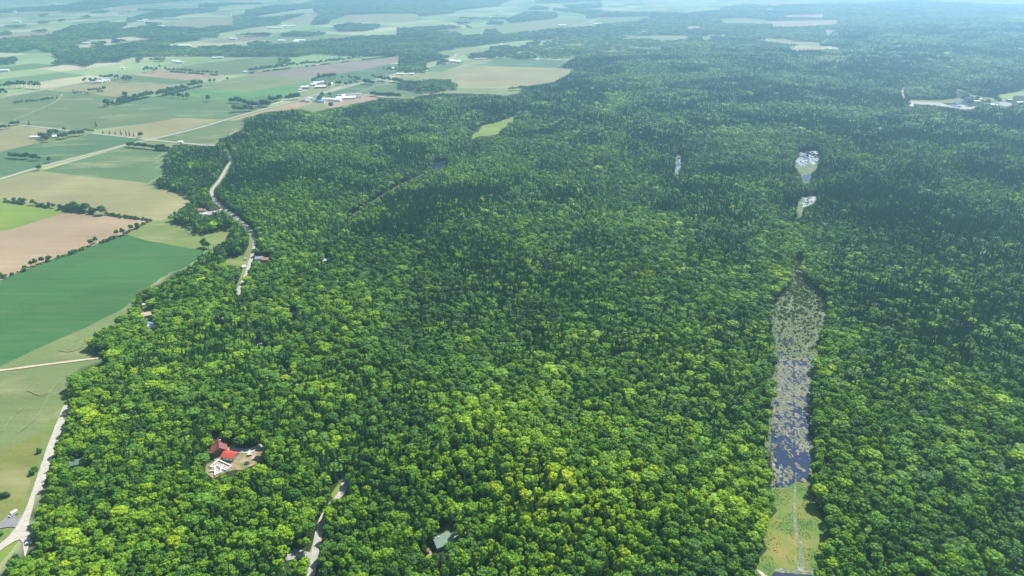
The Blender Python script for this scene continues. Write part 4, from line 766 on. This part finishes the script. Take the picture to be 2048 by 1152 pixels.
# shrubs: one scattered object
g = GG(MARSH); X = rng.uniform(min(a for a, b in g), max(a for a, b in g), 26000); Y = rng.uniform(min(b for a, b in g), max(b for a, b in g), 26000); a, b = PJ(X, Y, 0*X)
dn = np.clip((735-b)/130, 0, 1)*.9*(.25+N2(X, Y, 14))*(1-.75*np.exp(-((a-1552)/9)**2)); dn = np.where(b > 740, np.where((a < 1546) | (a > 1624), .28, 0), dn)
ok = inpoly(a, b, MARSH) & (rng.random(len(X)) < dn*.5) & ~((b > 712) & inpoly(a, b, POND)); X, Y, b = X[ok], Y[ok], b[ok]; n3 = len(X)
s_ = rng.uniform(.35, 1.05, n3)*(1+.5*np.clip((660-b)/60, 0, 1))
scatter('marsh_shrubs', X, Y, 0*X, rng.integers(0, 3, n3), np.stack([s_, s_, s_*.75], 1), rng.uniform(0, 6.28, n3), np.clip(.5+.25*rng.normal(size=n3), 0, 1), col_willow, 'low grey-green willow shrubs in the upper marsh', 'shrubs')
# dead trees
def snag_vf():
    V, Fc = trunk_vf(.22, 9, 7, np.random.default_rng(9)); return V, Fc
SN = treepart('snag', snag_vf(), M_dead)
sp = [(random.uniform(1548, 1640), random.uniform(600, 700)) for _ in range(60)]+[(1541,790),(1540,850),(1538,880),(1626,850),(1630,880),(1541,905),(815,372),(800,378),(745,408),(730,418)]
for k, (a, b) in enumerate(sorted(sp)):
    if not inpoly(np.array([a]), np.array([b]), MARSH)[0] and a > 1000: continue
    gx, gy = G(a, b); o = bpy.data.objects.new('snag', SN); C.objects.link(o); o.location = (gx, gy, 0); o.rotation_euler = (random.uniform(-.1, .1), random.uniform(-.1, .1), random.uniform(0, 6)); q = random.uniform(.6, 1.15); o.scale = (q, q, q)
    o['label'] = f'bare grey dead tree, {ordw(k)} from left, ' + ('beside the narrow forest creek' if a < 1000 else 'standing in the marsh'); o['category'] = 'dead tree'; o['group'] = 'dead trees in the marsh'

# ---------------------------------------------------------------- buildings
def paint(name, c, rough=.6, metal=0): return simple(name, c, rough, .12, 1.5, metal)
ML = {}
def mm(key):
    tab = dict(white=(.78,.77,.74), cream=(.6,.55,.45), brown=(.22,.14,.09), tanroof=(.5,.37,.26), maroon=(.20,.05,.055), red=(.46,.06,.04), greenroof=(.13,.21,.16), greyroof=(.30,.31,.33), darkroof=(.09,.09,.1), metal=(.68,.70,.72), redwall=(.32,.06,.05), log=(.25,.15,.08), concrete=(.66,.64,.62), glass=(.03,.04,.05), blue=(.2,.4,.6), pinkroof=(.42,.22,.18), orange=(.7,.25,.08))
    if key not in ML: ML[key] = paint(key+'_paint', tab[key], .25 if key in ('glass',) else .55)
    return ML[key]
def box_vf(x0, x1, y0, y1, z0, z1):
    return [(x0,y0,z0),(x1,y0,z0),(x1,y1,z0),(x0,y1,z0),(x0,y0,z1),(x1,y0,z1),(x1,y1,z1),(x0,y1,z1)], [(0,3,2,1),(4,5,6,7),(0,1,5,4),(1,2,6,5),(2,3,7,6),(3,0,4,7)]
def gable_wall(L, W, h, rh):
    l, w_ = L/2, W/2
    v = [(-l,-w_,0),(l,-w_,0),(l,w_,0),(-l,w_,0),(-l,-w_,h),(l,-w_,h),(l,w_,h),(-l,w_,h),(-l,0,h+rh),(l,0,h+rh)]
    return v, [(0,1,5,4),(2,3,7,6),(1,2,6,9,5),(3,0,4,8,7),(0,3,2,1),(4,5,9,8),(6,7,8,9)]
def gable_roof(L, W, h, rh, ov=.5, th=.22):
    l, w_ = L/2+ov, W/2+ov; d = rh*ov/(W/2); V, Fc = [], []
    for s in (-1, 1):
        o = len(V); V += [(-l, s*w_, h-d+.03), (l, s*w_, h-d+.03), (l, 0, h+rh+.03), (-l, 0, h+rh+.03), (-l, s*w_, h-d+th), (l, s*w_, h-d+th), (l, 0, h+rh+th), (-l, 0, h+rh+th)]
        Fc += [tuple(i+o for i in q) for q in [(0,3,2,1),(4,5,6,7),(0,1,5,4),(1,2,6,5),(3,0,4,7)]]
    return V, Fc
def empty(name, px, rot, label, cat, group=None):
    e = bpy.data.objects.new(name, None); C.objects.link(e); gx, gy = G(*px); e.location = (gx, gy, 0.6); e.rotation_euler = (0, 0, R(rot)); e['label'] = label; e['category'] = cat
    if group: e['group'] = group
    return e
def moved(vf, dx, dy, dz, rz=0):
    c, s = math.cos(rz), math.sin(rz); return [(x*c-y*s+dx, x*s+y*c+dy, z+dz) for x, y, z in vf[0]], vf[1]
def build(name, px, rot, L, W, h, rh, wall, roof, label, cat='house', detail=0, group=None):
    e = empty(name, px, rot, label, cat, group)
    mesh_obj('wall', *moved(gable_wall(L, W, h+1, rh), 0, 0, -1), mm(wall), e); r = mesh_obj('roof', *gable_roof(L, W, h, rh), mm(roof), e)
    if detail:
        nwin = max(2, int(L/3.2))
        for s in (-1, 1):
            for k in range(nwin):
                xx = -L/2+L*(k+.5)/nwin
                if s == -1 and k == nwin//2: mesh_obj('door', *box_vf(xx-.55, xx+.55, s*W/2-.04, s*W/2+.04, 0, 2.1), mm('brown'), e); continue
                wn = mesh_obj('window', *box_vf(xx-.65, xx+.65, s*W/2-.04, s*W/2+.04, 1.0, 2.2), mm('glass'), e)
                mesh_obj('sill', *box_vf(xx-.75, xx+.75, s*W/2-.1, s*W/2+.1, .9, 1.0), mm('white'), wn)
        if detail > 1: mesh_obj('chimney', *box_vf(-L*.25, -L*.25+.9, .4, 1.3, h, h+rh+1.1), mm('concrete'), r)
    return e
# the red-roofed house in the clearing
e = empty('house', (441,901), -66, 'large house with an L-shaped maroon roof in the forest clearing', 'house')
mesh_obj('wall', *gable_wall(15, 11, 4.2, 4.0), mm('log'), e); rf = mesh_obj('roof', *gable_roof(15, 11, 4.2, 4.0, .8), mm('maroon'), e)
mesh_obj('wall', *moved(gable_wall(11, 9, 3.9, 3.4), 1.5, -8.5, 0, R(90)), mm('log'), e); mesh_obj('roof', *moved(gable_roof(11, 9, 3.9, 3.4, .7), 1.5, -8.5, 0, R(90)), mm('maroon'), e)
mesh_obj('chimney', *box_vf(-3, -2, 1, 2, 5, 9.3), mm('concrete'), rf)
for k in range(4):
    wn = mesh_obj('window', *box_vf(7.45, 7.55, -4.2+k*2.4, -2.8+k*2.4, 1, 2.8), mm('glass'), e); mesh_obj('sill', *box_vf(7.45, 7.7, -4.3+k*2.4, -2.7+k*2.4, .85, 1.0), mm('white'), wn)
mesh_obj('door', *box_vf(-.6, .6, 5.45, 5.55, 0, 2.2), mm('brown'), e)
e = build('garage', (461,916), -14, 12.0, 8.5, 3.4, 1.7, 'greyroof', 'red', 'garage with a bright red roof beside the maroon-roofed house', 'garage')
for k in (-3.4, 0, 3.4): mesh_obj('garage_door', *box_vf(k-1.4, k+1.4, -4.29, -4.2, 0, 2.5), mm('white'), e)
# new foundation below
e = empty('foundation', (440,936), 0, 'white concrete foundation walls of an unfinished building in the clearing', 'foundation'); ox, oy = e.location[0], e.location[1]
def fw(pts, closed=False, name='concrete_wall', wd=.8, hh=1.2):
    q = [(380+a/9.6, 850+b/9.6) for a, b in pts]; q = GG(q)
    if closed: q.append(q[0])
    V, Fc = [], []
    for (x1, y1), (x2, y2) in zip(q[:-1], q[1:]):
        L = math.hypot(x2-x1, y2-y1); dx, dy = (x2-x1)/L, (y2-y1)/L; nx, ny = -dy*wd/2, dx*wd/2; o = len(V); x1 -= dx*wd/2; y1 -= dy*wd/2; x2 += dx*wd/2; y2 += dy*wd/2
        zz = hh+.004*(len(V) % 9)
        for z_ in (-.9, zz): V += [(x1-nx-ox, y1-ny-oy, z_), (x2-nx-ox, y2-ny-oy, z_), (x2+nx-ox, y2+ny-oy, z_), (x1+nx-ox, y1+ny-oy, z_)]
        Fc += [tuple(i+o for i in f) for f in [(4,5,6,7),(0,1,5,4),(1,2,6,5),(2,3,7,6),(3,0,4,7)]]
    mesh_obj(name, V, Fc, mm('concrete') if name == 'concrete_wall' else mm('greyroof'), e)
fw([(385,825),(555,695),(800,810),(690,890),(600,850),(640,800)]); fw([(385,825),(480,835),(485,985)]); fw([(480,835),(520,790),(600,850),(590,930),(530,960)]); fw([(385,910),(480,905)]); fw([(600,700),(640,740)], wd=.6); fw([(430,870),(450,860)])
fv, ftri = [(380+a/9.6, 850+b/9.6) for a, b in [(395,830),(555,705),(785,812),(690,880),(600,930),(520,960),(490,960),(480,840)]], None
sheet('floor_slab', fv, patchy('slab', [(.3, (.2, .18, .17)), (.7, (.38, .33, .3))], .3), )
# cabins and houses round the forest edge
build('cabin', (886,1087), 28, 13.5, 11, 3, 2.8, 'log', 'greenroof', 'cabin with a pale green metal roof among the trees at the bottom', 'cabin', 2)
build('house', (152,931), 18, 13, 8, 3, 2.2, 'cream', 'greenroof', 'house with a faded green roof right of the gravel road', 'house', 1)
build('shed', (164,925), 18, 6, 4, 2.4, 1.2, 'cream', 'tanroof', 'small tan shed beside the faded green roofed house', 'shed')
build('house', (294,633), 24, 15, 9, 3, 2.6, 'cream', 'tanroof', 'long house with a tan roof at the corn field edge', 'house', 2)
build('shed', (290,612), 10, 3.5, 3, 2.2, 1, 'white', 'white', 'left small white shed on the lawn above the tan roof', 'shed'); build('shed', (301,612), 10, 2.6, 2.6, 2.2, 1, 'white', 'white', 'right small white shed on the lawn above the tan roof', 'shed')
build('house', (307,657), 10, 11, 8, 3, 2.2, 'white', 'metal', 'white house below the tan-roofed house', 'house', 1); build('pool_shed', (302,649), 10, 7, 4, 2.2, 1, 'white', 'blue', 'small blue-roofed shed behind the white house', 'shed')
build('shed', (296,673), 15, 8, 5, 2.4, 1.5, 'brown', 'tanroof', 'brown shed among the trees below the white house', 'shed')
build('house', (436,646), 12, 12, 8, 3, 2.2, 'brown', 'tanroof', 'brown-roofed house deep in the trees left of the lane', 'house', 1); build('house', (447,642), 12, 7, 6, 3, 2, 'brown', 'tanroof', 'small brown annexe beside the brown-roofed forest house', 'house')
build('house', (586,632), 10, 11, 7, 3, 2, 'cream', 'pinkroof', 'pinkish-roofed house hidden in the forest right of the lane', 'house', 1)
build('barn', (653,523), 40, 16, 9, 3.2, 1.8, 'cream', 'greyroof', 'grey metal shed alone in the forest', 'barn')
build('house', (519,520), 8, 11, 8, 3, 2.4, 'white', 'greyroof', 'grey-roofed white house right of the forest lane', 'house', 1); build('house', (532,522), -5, 10, 8, 3, 2.2, 'redwall', 'pinkroof', 'red-roofed house right of the grey-roofed house', 'house', 1)
build('shed', (487,536), 60, 5, 4, 2.4, 1, 'white', 'white', 'white shed on the verge left of the lane', 'shed'); build('shed', (492,520), 20, 4, 3, 2.4, 1, 'white', 'greyroof', 'grey-topped shed beside the lane verge', 'shed')
build('house', (402,423), 5, 16, 9, 3, 2.4, 'cream', 'pinkroof', 'reddish-roofed house on a gravel yard in the west wood', 'house', 1); build('shed', (411,430), 30, 7, 5, 2.4, 1.2, 'white', 'metal', 'white shed on the gravel yard of the west wood', 'shed')
build('house', (409,294), 5, 16, 9, 3, 2, 'white', 'greyroof', 'grey-roofed house at the end of the side road', 'house'); build('house', (468,301), 5, 12, 8, 3, 2, 'white', 'white', 'white house right of the side road end', 'house')
build('shed', (362,286), 5, 10, 8, 3, 2, 'white', 'white', 'white shed above the row of trees by the side road', 'shed')
BL = [  # px, rot, L, W, h, rh, wall, roof, label, cat
 ((77,276),8,36,10,3.5,2,'white','white','long white barn left of the corn field farm','barn'), ((101,268),30,14,9,5,3,'white','greyroof','white farmhouse among trees in the corn','farmhouse'), ((113,275),25,16,9,3.5,2.4,'white','white','white shed right of the corn field farmhouse','shed'),
 ((198,166),10,26,12,5,4,'white','white','left white barn on the far road farm','barn'), ((206,165),20,30,12,5,4,'metal','metal','middle metal barn on the far road farm','barn'), ((214,163),10,20,10,5,4,'white','metal','right white barn on the far road farm','barn'), ((203,161),10,14,10,5,4,'white','white','rear white house on the far road farm','farmhouse'),
 ((2,143),15,60,16,5,3,'white','white','long white barn on the left edge of the photo','barn'), ((245,137),10,14,9,4,2,'white','white','lone white shed in the far green field','shed'),
 ((352,125),10,34,14,6,4,'white','white','left white barn of the farm beyond the far road','barn'), ((360,126),10,28,12,5,3,'metal','white','right white barn of the farm beyond the far road','barn'), ((436,117),15,50,12,5,3,'white','metal','long metal barn beside the far road','barn'),
 ((491,145),10,14,9,4,2,'white','white','tiny white shed in the windbreak','shed'), ((522,209),15,18,12,5,3.5,'white','greyroof','white farmhouse among trees beside the pea field','farmhouse'), ((516,214),20,20,9,4,2.5,'white','white','white shed below the pea field farmhouse','shed'), ((487,215),20,8,6,3,2,'white','white','small white hut in the orchard','hut'),
 ((610,177),16,28,13,5,4,'redwall','white','red-walled barn with white roof, left in the upper farmstead','barn'), ((601,181),14,12,8,3,2,'redwall','white','small shed left of the red-walled barn','shed'), ((628,171),16,24,10,4,3,'redwall','white','narrow barn above the twin barns of the upper farmstead','barn'), ((634,168),16,26,12,5,4,'white','white','white barn at the back of the upper farmstead','barn'),
 ((641,176),14,38,14,5,4,'redwall','white','large red-walled barn with white roof in the upper farmstead','barn'), ((645,167),20,12,10,6,4,'white','white','white farmhouse in the upper farmstead','farmhouse'), ((656,172),20,10,8,5,3,'white','greyroof','grey-roofed shed in the upper farmstead','shed'), ((662,171),70,16,10,5,4,'white','metal','metal-roofed barn right in the upper farmstead','barn'), ((606,184),24,36,8,2,.8,'concrete','concrete','low pale silage bunker before the upper farmstead','bunker'),
 ((608,203),20,18,12,6,4,'white','greyroof','left white farmhouse of the roadside farm','farmhouse'), ((617,204),-20,16,10,5,3.5,'white','white','white barn of the roadside farm beside the stubble','barn'), ((622,199),10,14,9,4,3,'white','metal','metal shed by the road in the roadside farm','shed'), ((636,203),10,20,12,6,4,'white','greyroof','grey-roofed barn in the middle of the roadside farm','barn'), ((644,205),0,18,10,5,3,'white','blue','pale blue-roofed barn in the roadside farm','barn'),
 ((655,201),-8,44,14,5,3,'white','white','first long white barn of the big dairy','barn'), ((676,202),-5,20,26,6,3,'white','metal','wide connecting barn of the big dairy','barn'), ((692,198),15,62,20,5,3.5,'white','white','huge white-roofed barn of the big dairy','barn'), ((716,195),-20,30,14,4,3,'metal','greyroof','grey-roofed shed right of the big dairy','shed'), ((699,190),19,80,6,2,.6,'concrete','concrete','long low bunker above the big dairy','bunker'), ((686,193),50,14,14,4,3,'white','white','small square barn in the big dairy','barn'),
 ((764,215),0,16,10,5,3,'white','white','white house at the forest edge right of the dairy','house'), ((711,163),10,18,12,5,3,'white','greyroof','grey-roofed house above the county road','house'), ((783,139),5,34,14,5,4,'white','white','white barn above the road, left of the village','barn'), ((801,150),5,30,14,5,3,'white','white','white barn below the road near the village','barn'), ((820,143),5,30,12,5,3,'white','white','white-roofed house by the village road','house'), ((824,150),5,18,12,5,3,'white','white','white house right of the village road barn','house'),
 ((903,123),10,24,14,6,4,'white','white','left red-trimmed barn of the farm before the village','barn'), ((911,125),0,50,18,6,4,'redwall','white','largest barn of the farm before the village','barn'), ((918,126),-40,30,16,6,4,'white','white','angled barn of the farm before the village','barn'), ((896,123),10,14,10,6,4,'redwall','redwall','red house of the farm before the village','farmhouse'), ((960,119),5,50,10,4,2,'white','tanroof','low tan shed above the blue-green field','shed'),
 ((992,103),5,44,16,6,4,'white','white','long white building below the village wood','building'), ((886,88),-5,70,24,7,4,'white','white','large white hall in the village','hall'), ((905,89),0,60,20,6,4,'white','metal','metal-roofed works in the village','hall'),
 ((600,83),8,60,24,7,4,'white','white','large white barn beyond the long wood','barn'), ((592,85),8,30,18,6,4,'white','white','smaller white barn beyond the long wood','barn'), ((563,83),8,40,18,6,4,'white','white','low white barn left beyond the long wood','barn'), ((545,57),8,60,20,6,4,'white','white','left distant barn in the far pale fields','barn'), ((558,57),8,50,20,6,4,'white','white','middle distant barn in the far pale fields','barn'), ((577,54),15,90,20,6,4,'white','white','right long barn in the far pale fields','barn'),
 ((282,44),5,60,26,7,4,'white','white','left twin white barn in the far left fields','barn'), ((289,42),15,50,26,9,6,'white','white','right twin white barn in the far left fields','barn'), ((322,54),5,50,24,7,4,'white','white','white barn at the far wood edge','barn'), ((345,38),5,140,24,6,3,'white','white','very long white barn in the far fields','barn'), ((225,28),5,80,26,6,4,'white','white','white barn above the left clumps','barn'), ((243,28),5,50,26,6,4,'white','pinkroof','pink-roofed barn above the left clumps','barn'),
 ((173,88),5,40,16,6,3,'white','metal','white shed in the gap of the long wood','shed'), ((370,93),5,60,20,6,4,'white','white','white barn in the bowl-shaped field','barn'), ((26,25),5,50,26,8,4,'white','white','small white barn near the top left corner','barn'), ((35,45),5,50,26,8,4,'white','white','white barn left of the small clump','barn'), ((108,20),5,60,30,8,4,'white','white','white barn among the far left fields','barn'), ((108,9),5,60,30,8,4,'white','white','white barn near the top edge, left','barn'), ((450,30),5,110,26,6,4,'white','pinkroof','pink-roofed farm near the far wood','barn'),
 ((467,79),5,40,16,6,3,'white','white','white barn in the striped field','barn'), ((521,108),5,50,16,6,3,'white','metal','metal barn at the village west end','barn'), ((533,109),5,24,16,6,3,'white','white','white house at the village west end','house'), ((592,111),5,24,14,6,3,'white','white','white house below the west wood','house'), ((568,106),5,40,14,6,3,'cream','tanroof','tan barn at the village west end','barn'),
 ((775,76),60,40,14,6,3,'white','white','white building at the end of the row of trees','building'), ((1124,52),5,60,20,6,4,'white','white','white barn below the distant road','barn'), ((1197,49),5,70,24,6,4,'white','white','white barn right of the distant road','barn'), ((984,36),5,50,20,6,4,'white','white','white farm in front of the oval wood','barn'), ((1000,24),5,50,24,6,4,'white','white','white farm in the pale fields above','barn'), ((893,27),5,80,26,6,4,'white','pinkroof','pink-roofed farm below the great wood','barn'), ((905,26),5,50,26,6,4,'white','tanroof','tan farm below the great wood','barn'),
 ((1421,46),5,22,20,6,5,'white','white','left of two small white houses in the wood','house'), ((1427,46),5,24,20,6,5,'white','white','right of two small white houses in the wood','house'), ((1513,14),5,50,24,7,4,'white','white','white barn above the tan field, right','barn'), ((1288,80),5,60,14,5,3,'metal','white','white shed in the narrow hay strip','shed'), ((1422,93),5,40,16,5,3,'white','metal','metal roof in the wood near the village road','barn'),
 ((1958,201),20,14,8,4,2,'white','white','white hut above the quarry trees','hut'), ((1953,205),-20,16,9,4,2,'white','greyroof','grey-roofed hut left of the quarry trees','hut'), ((1983,211),5,12,6,3,1,'white','white','left white trailer by the quarry yard','trailer'), ((1990,212),5,14,6,3,1,'white','white','right white trailer by the quarry yard','trailer'), ((2018,202),5,16,8,4,2,'darkroof','greyroof','dark barn beside the quarry meadow','barn'), ((2038,207),5,20,9,4,2,'white','metal','metal barn on the right edge by the quarry','barn'), ((1883,214),5,7,5,3,2,'white','white','tiny white hut below the quarry gravel','hut'),
]
for q in BL: build(q[9].replace(' ', '_'), q[0], q[1], q[2], q[3], q[4], q[5], q[6], q[7], q[8], q[9], group='distant farm buildings')
vil = sorted(set((round(float(a), 1), round(float(b), 1)) for a, b in [(824,88),(820,97),(818,95),(808,97),(841,88),(840,91),(849,93),(855,85),(858,90),(868,90),(872,96),(817,102),(832,102),(825,101),(809,101),(805,95),(963,86),(968,85),(882,72),(905,70),(920,86),(925,85),(1003,91),(724,91),(737,101),(776,95),(649,82),(845,102),(892,93),(870,85),(815,92),(1378,92),(1385,95),(1390,99),(1372,97),(1350,96),(1225,111),(1204,110)]))
for k, (a, b) in enumerate(vil):
    build('house', (a, b), random.choice([5, 20, 95, -20]), random.uniform(13, 22), random.uniform(10, 13), 5.5, 3.5, 'white', random.choice(['white', 'white', 'metal', 'greyroof']), f'small pale village house, {ordw(k)} from left, among far trees', 'house', group='village houses')

# ---------------------------------------------------------------- vehicles
def vehicle(name, px, rot, L, W, hh, body, cab, label, cat):
    e = empty(name, px, rot, label, cat); l, w_ = L/2, W/2
    prof = [(-l, .35), (l, .35), (l, .95), (l*.55, 1.05), (l*.3, hh), (-l*.75, hh), (-l, 1.05)] if cab else [(-l, .5), (l, .5), (l, 1.3), (l*.78, 1.5), (l*.62, 2.3), (l*.45, 2.35), (l*.42, hh), (-l, hh)]
    n = len(prof); V = [(a, -w_, b) for a, b in prof]+[(a, w_, b) for a, b in prof]
    mesh_obj('body', V, [tuple(range(n)), tuple(range(2*n-1, n-1, -1))]+[(i, i+n, (i+1) % n+n, (i+1) % n) for i in range(n)], mm(body), e)
    if cab: mesh_obj('window', *box_vf(-l*.6, l*.22, -w_-.02, w_+.02, 1.0, hh-.12), mm('glass'), e); mesh_obj('windscreen', [(l*.54, -w_*.85, 1.09), (l*.54, w_*.85, 1.09), (l*.33, w_*.85, hh-.06), (l*.33, -w_*.85, hh-.06)], [(0, 1, 2, 3)], mm('glass'), e)
    else: mesh_obj('windscreen', [(l*.79, -w_*.85, 1.52), (l*.79, w_*.85, 1.52), (l*.64, w_*.85, 2.25), (l*.64, -w_*.85, 2.25)], [(0, 1, 2, 3)], mm('glass'), e)
    for a in (-l*.62, l*.62):
        for s in (-1, 1):
            V = [(a+.36*math.cos(6.283*i/12), s*w_+d, .36+.36*math.sin(6.283*i/12)) for d in (-.12, .06) for i in range(12)]
            mesh_obj('wheel', V, [tuple(range(12)), tuple(range(23, 11, -1))]+[(i, (i+1) % 12, (i+1) % 12+12, i+12) for i in range(12)], mm('darkroof'), e)
    return e
vehicle('box_truck', (28,1031), -118, 6.5, 2.5, 3.1, 'white', False, 'white box truck parked on the asphalt driveway', 'truck')
vehicle('car', (56.5,1084), 18, 4.5, 1.85, 1.5, 'greyroof', True, 'grey car parked at the right of the road junction, upper of two', 'car')
vehicle('car', (57.5,1089), 18, 4.5, 1.85, 1.5, 'white', True, 'silver white car parked at the right of the road junction, lower of two', 'car')
vehicle('pickup_truck', (501,908), 60, 5.2, 2, 1.8, 'white', True, 'white pickup parked by the driveway in the house clearing', 'pickup')
vehicle('car', (499.5,911.5), 15, 4.3, 1.8, 1.5, 'cream', True, 'cream car parked beside the white pickup', 'car')
vehicle('car', (907,1069), 40, 4.4, 1.8, 1.5, 'white', True, 'white car parked in the shade behind the green-roofed cabin', 'car')
# round stock tank in the yard
e = empty('stock_tank', (494,928), 0, 'dark round tank on the dry grass of the clearing', 'tank')
k = 20; V = [(2.2*math.cos(6.283*i/k), 1.9*math.sin(6.283*i/k), z_) for z_ in (-.9, .8) for i in range(k)]+[(1.95*math.cos(6.283*i/k), 1.65*math.sin(6.283*i/k), z_) for z_ in (.8, .5) for i in range(k)]
mesh_obj('rim', V, [(i, (i+1) % k, (i+1) % k+k, i+k) for i in range(k)]+[(i+k, (i+1) % k+k, (i+1) % k+2*k, i+2*k) for i in range(k)]+[(i+2*k, (i+1) % k+2*k, (i+1) % k+3*k, i+3*k) for i in range(k)], mm('darkroof'), e)
mesh_obj('water', V[3*k:], [tuple(range(k))], mm('glass'), e)

# ---------------------------------------------------------------- haze
hv, hf = box_vf(-9000, 9000, -600, 14000, -1, H+12)
hm = bpy.data.materials.new('haze'); hm.use_nodes = True; t = hm.node_tree; t.nodes.clear()
out = t.nodes.new('ShaderNodeOutputMaterial'); pv = t.nodes.new('ShaderNodeVolumePrincipled')
pv.inputs['Color'].default_value = (*HAZE_COLOR, 1); pv.inputs['Density'].default_value = HAZE_DENSITY; pv.inputs['Anisotropy'].default_value = .68
t.links.new(pv.outputs[0], out.inputs['Volume'])
hz = mesh_obj('haze', hv, hf, hm, kind='stuff'); hz['label'] = 'pale blue summer haze over the far farmland'; hz['category'] = 'haze'
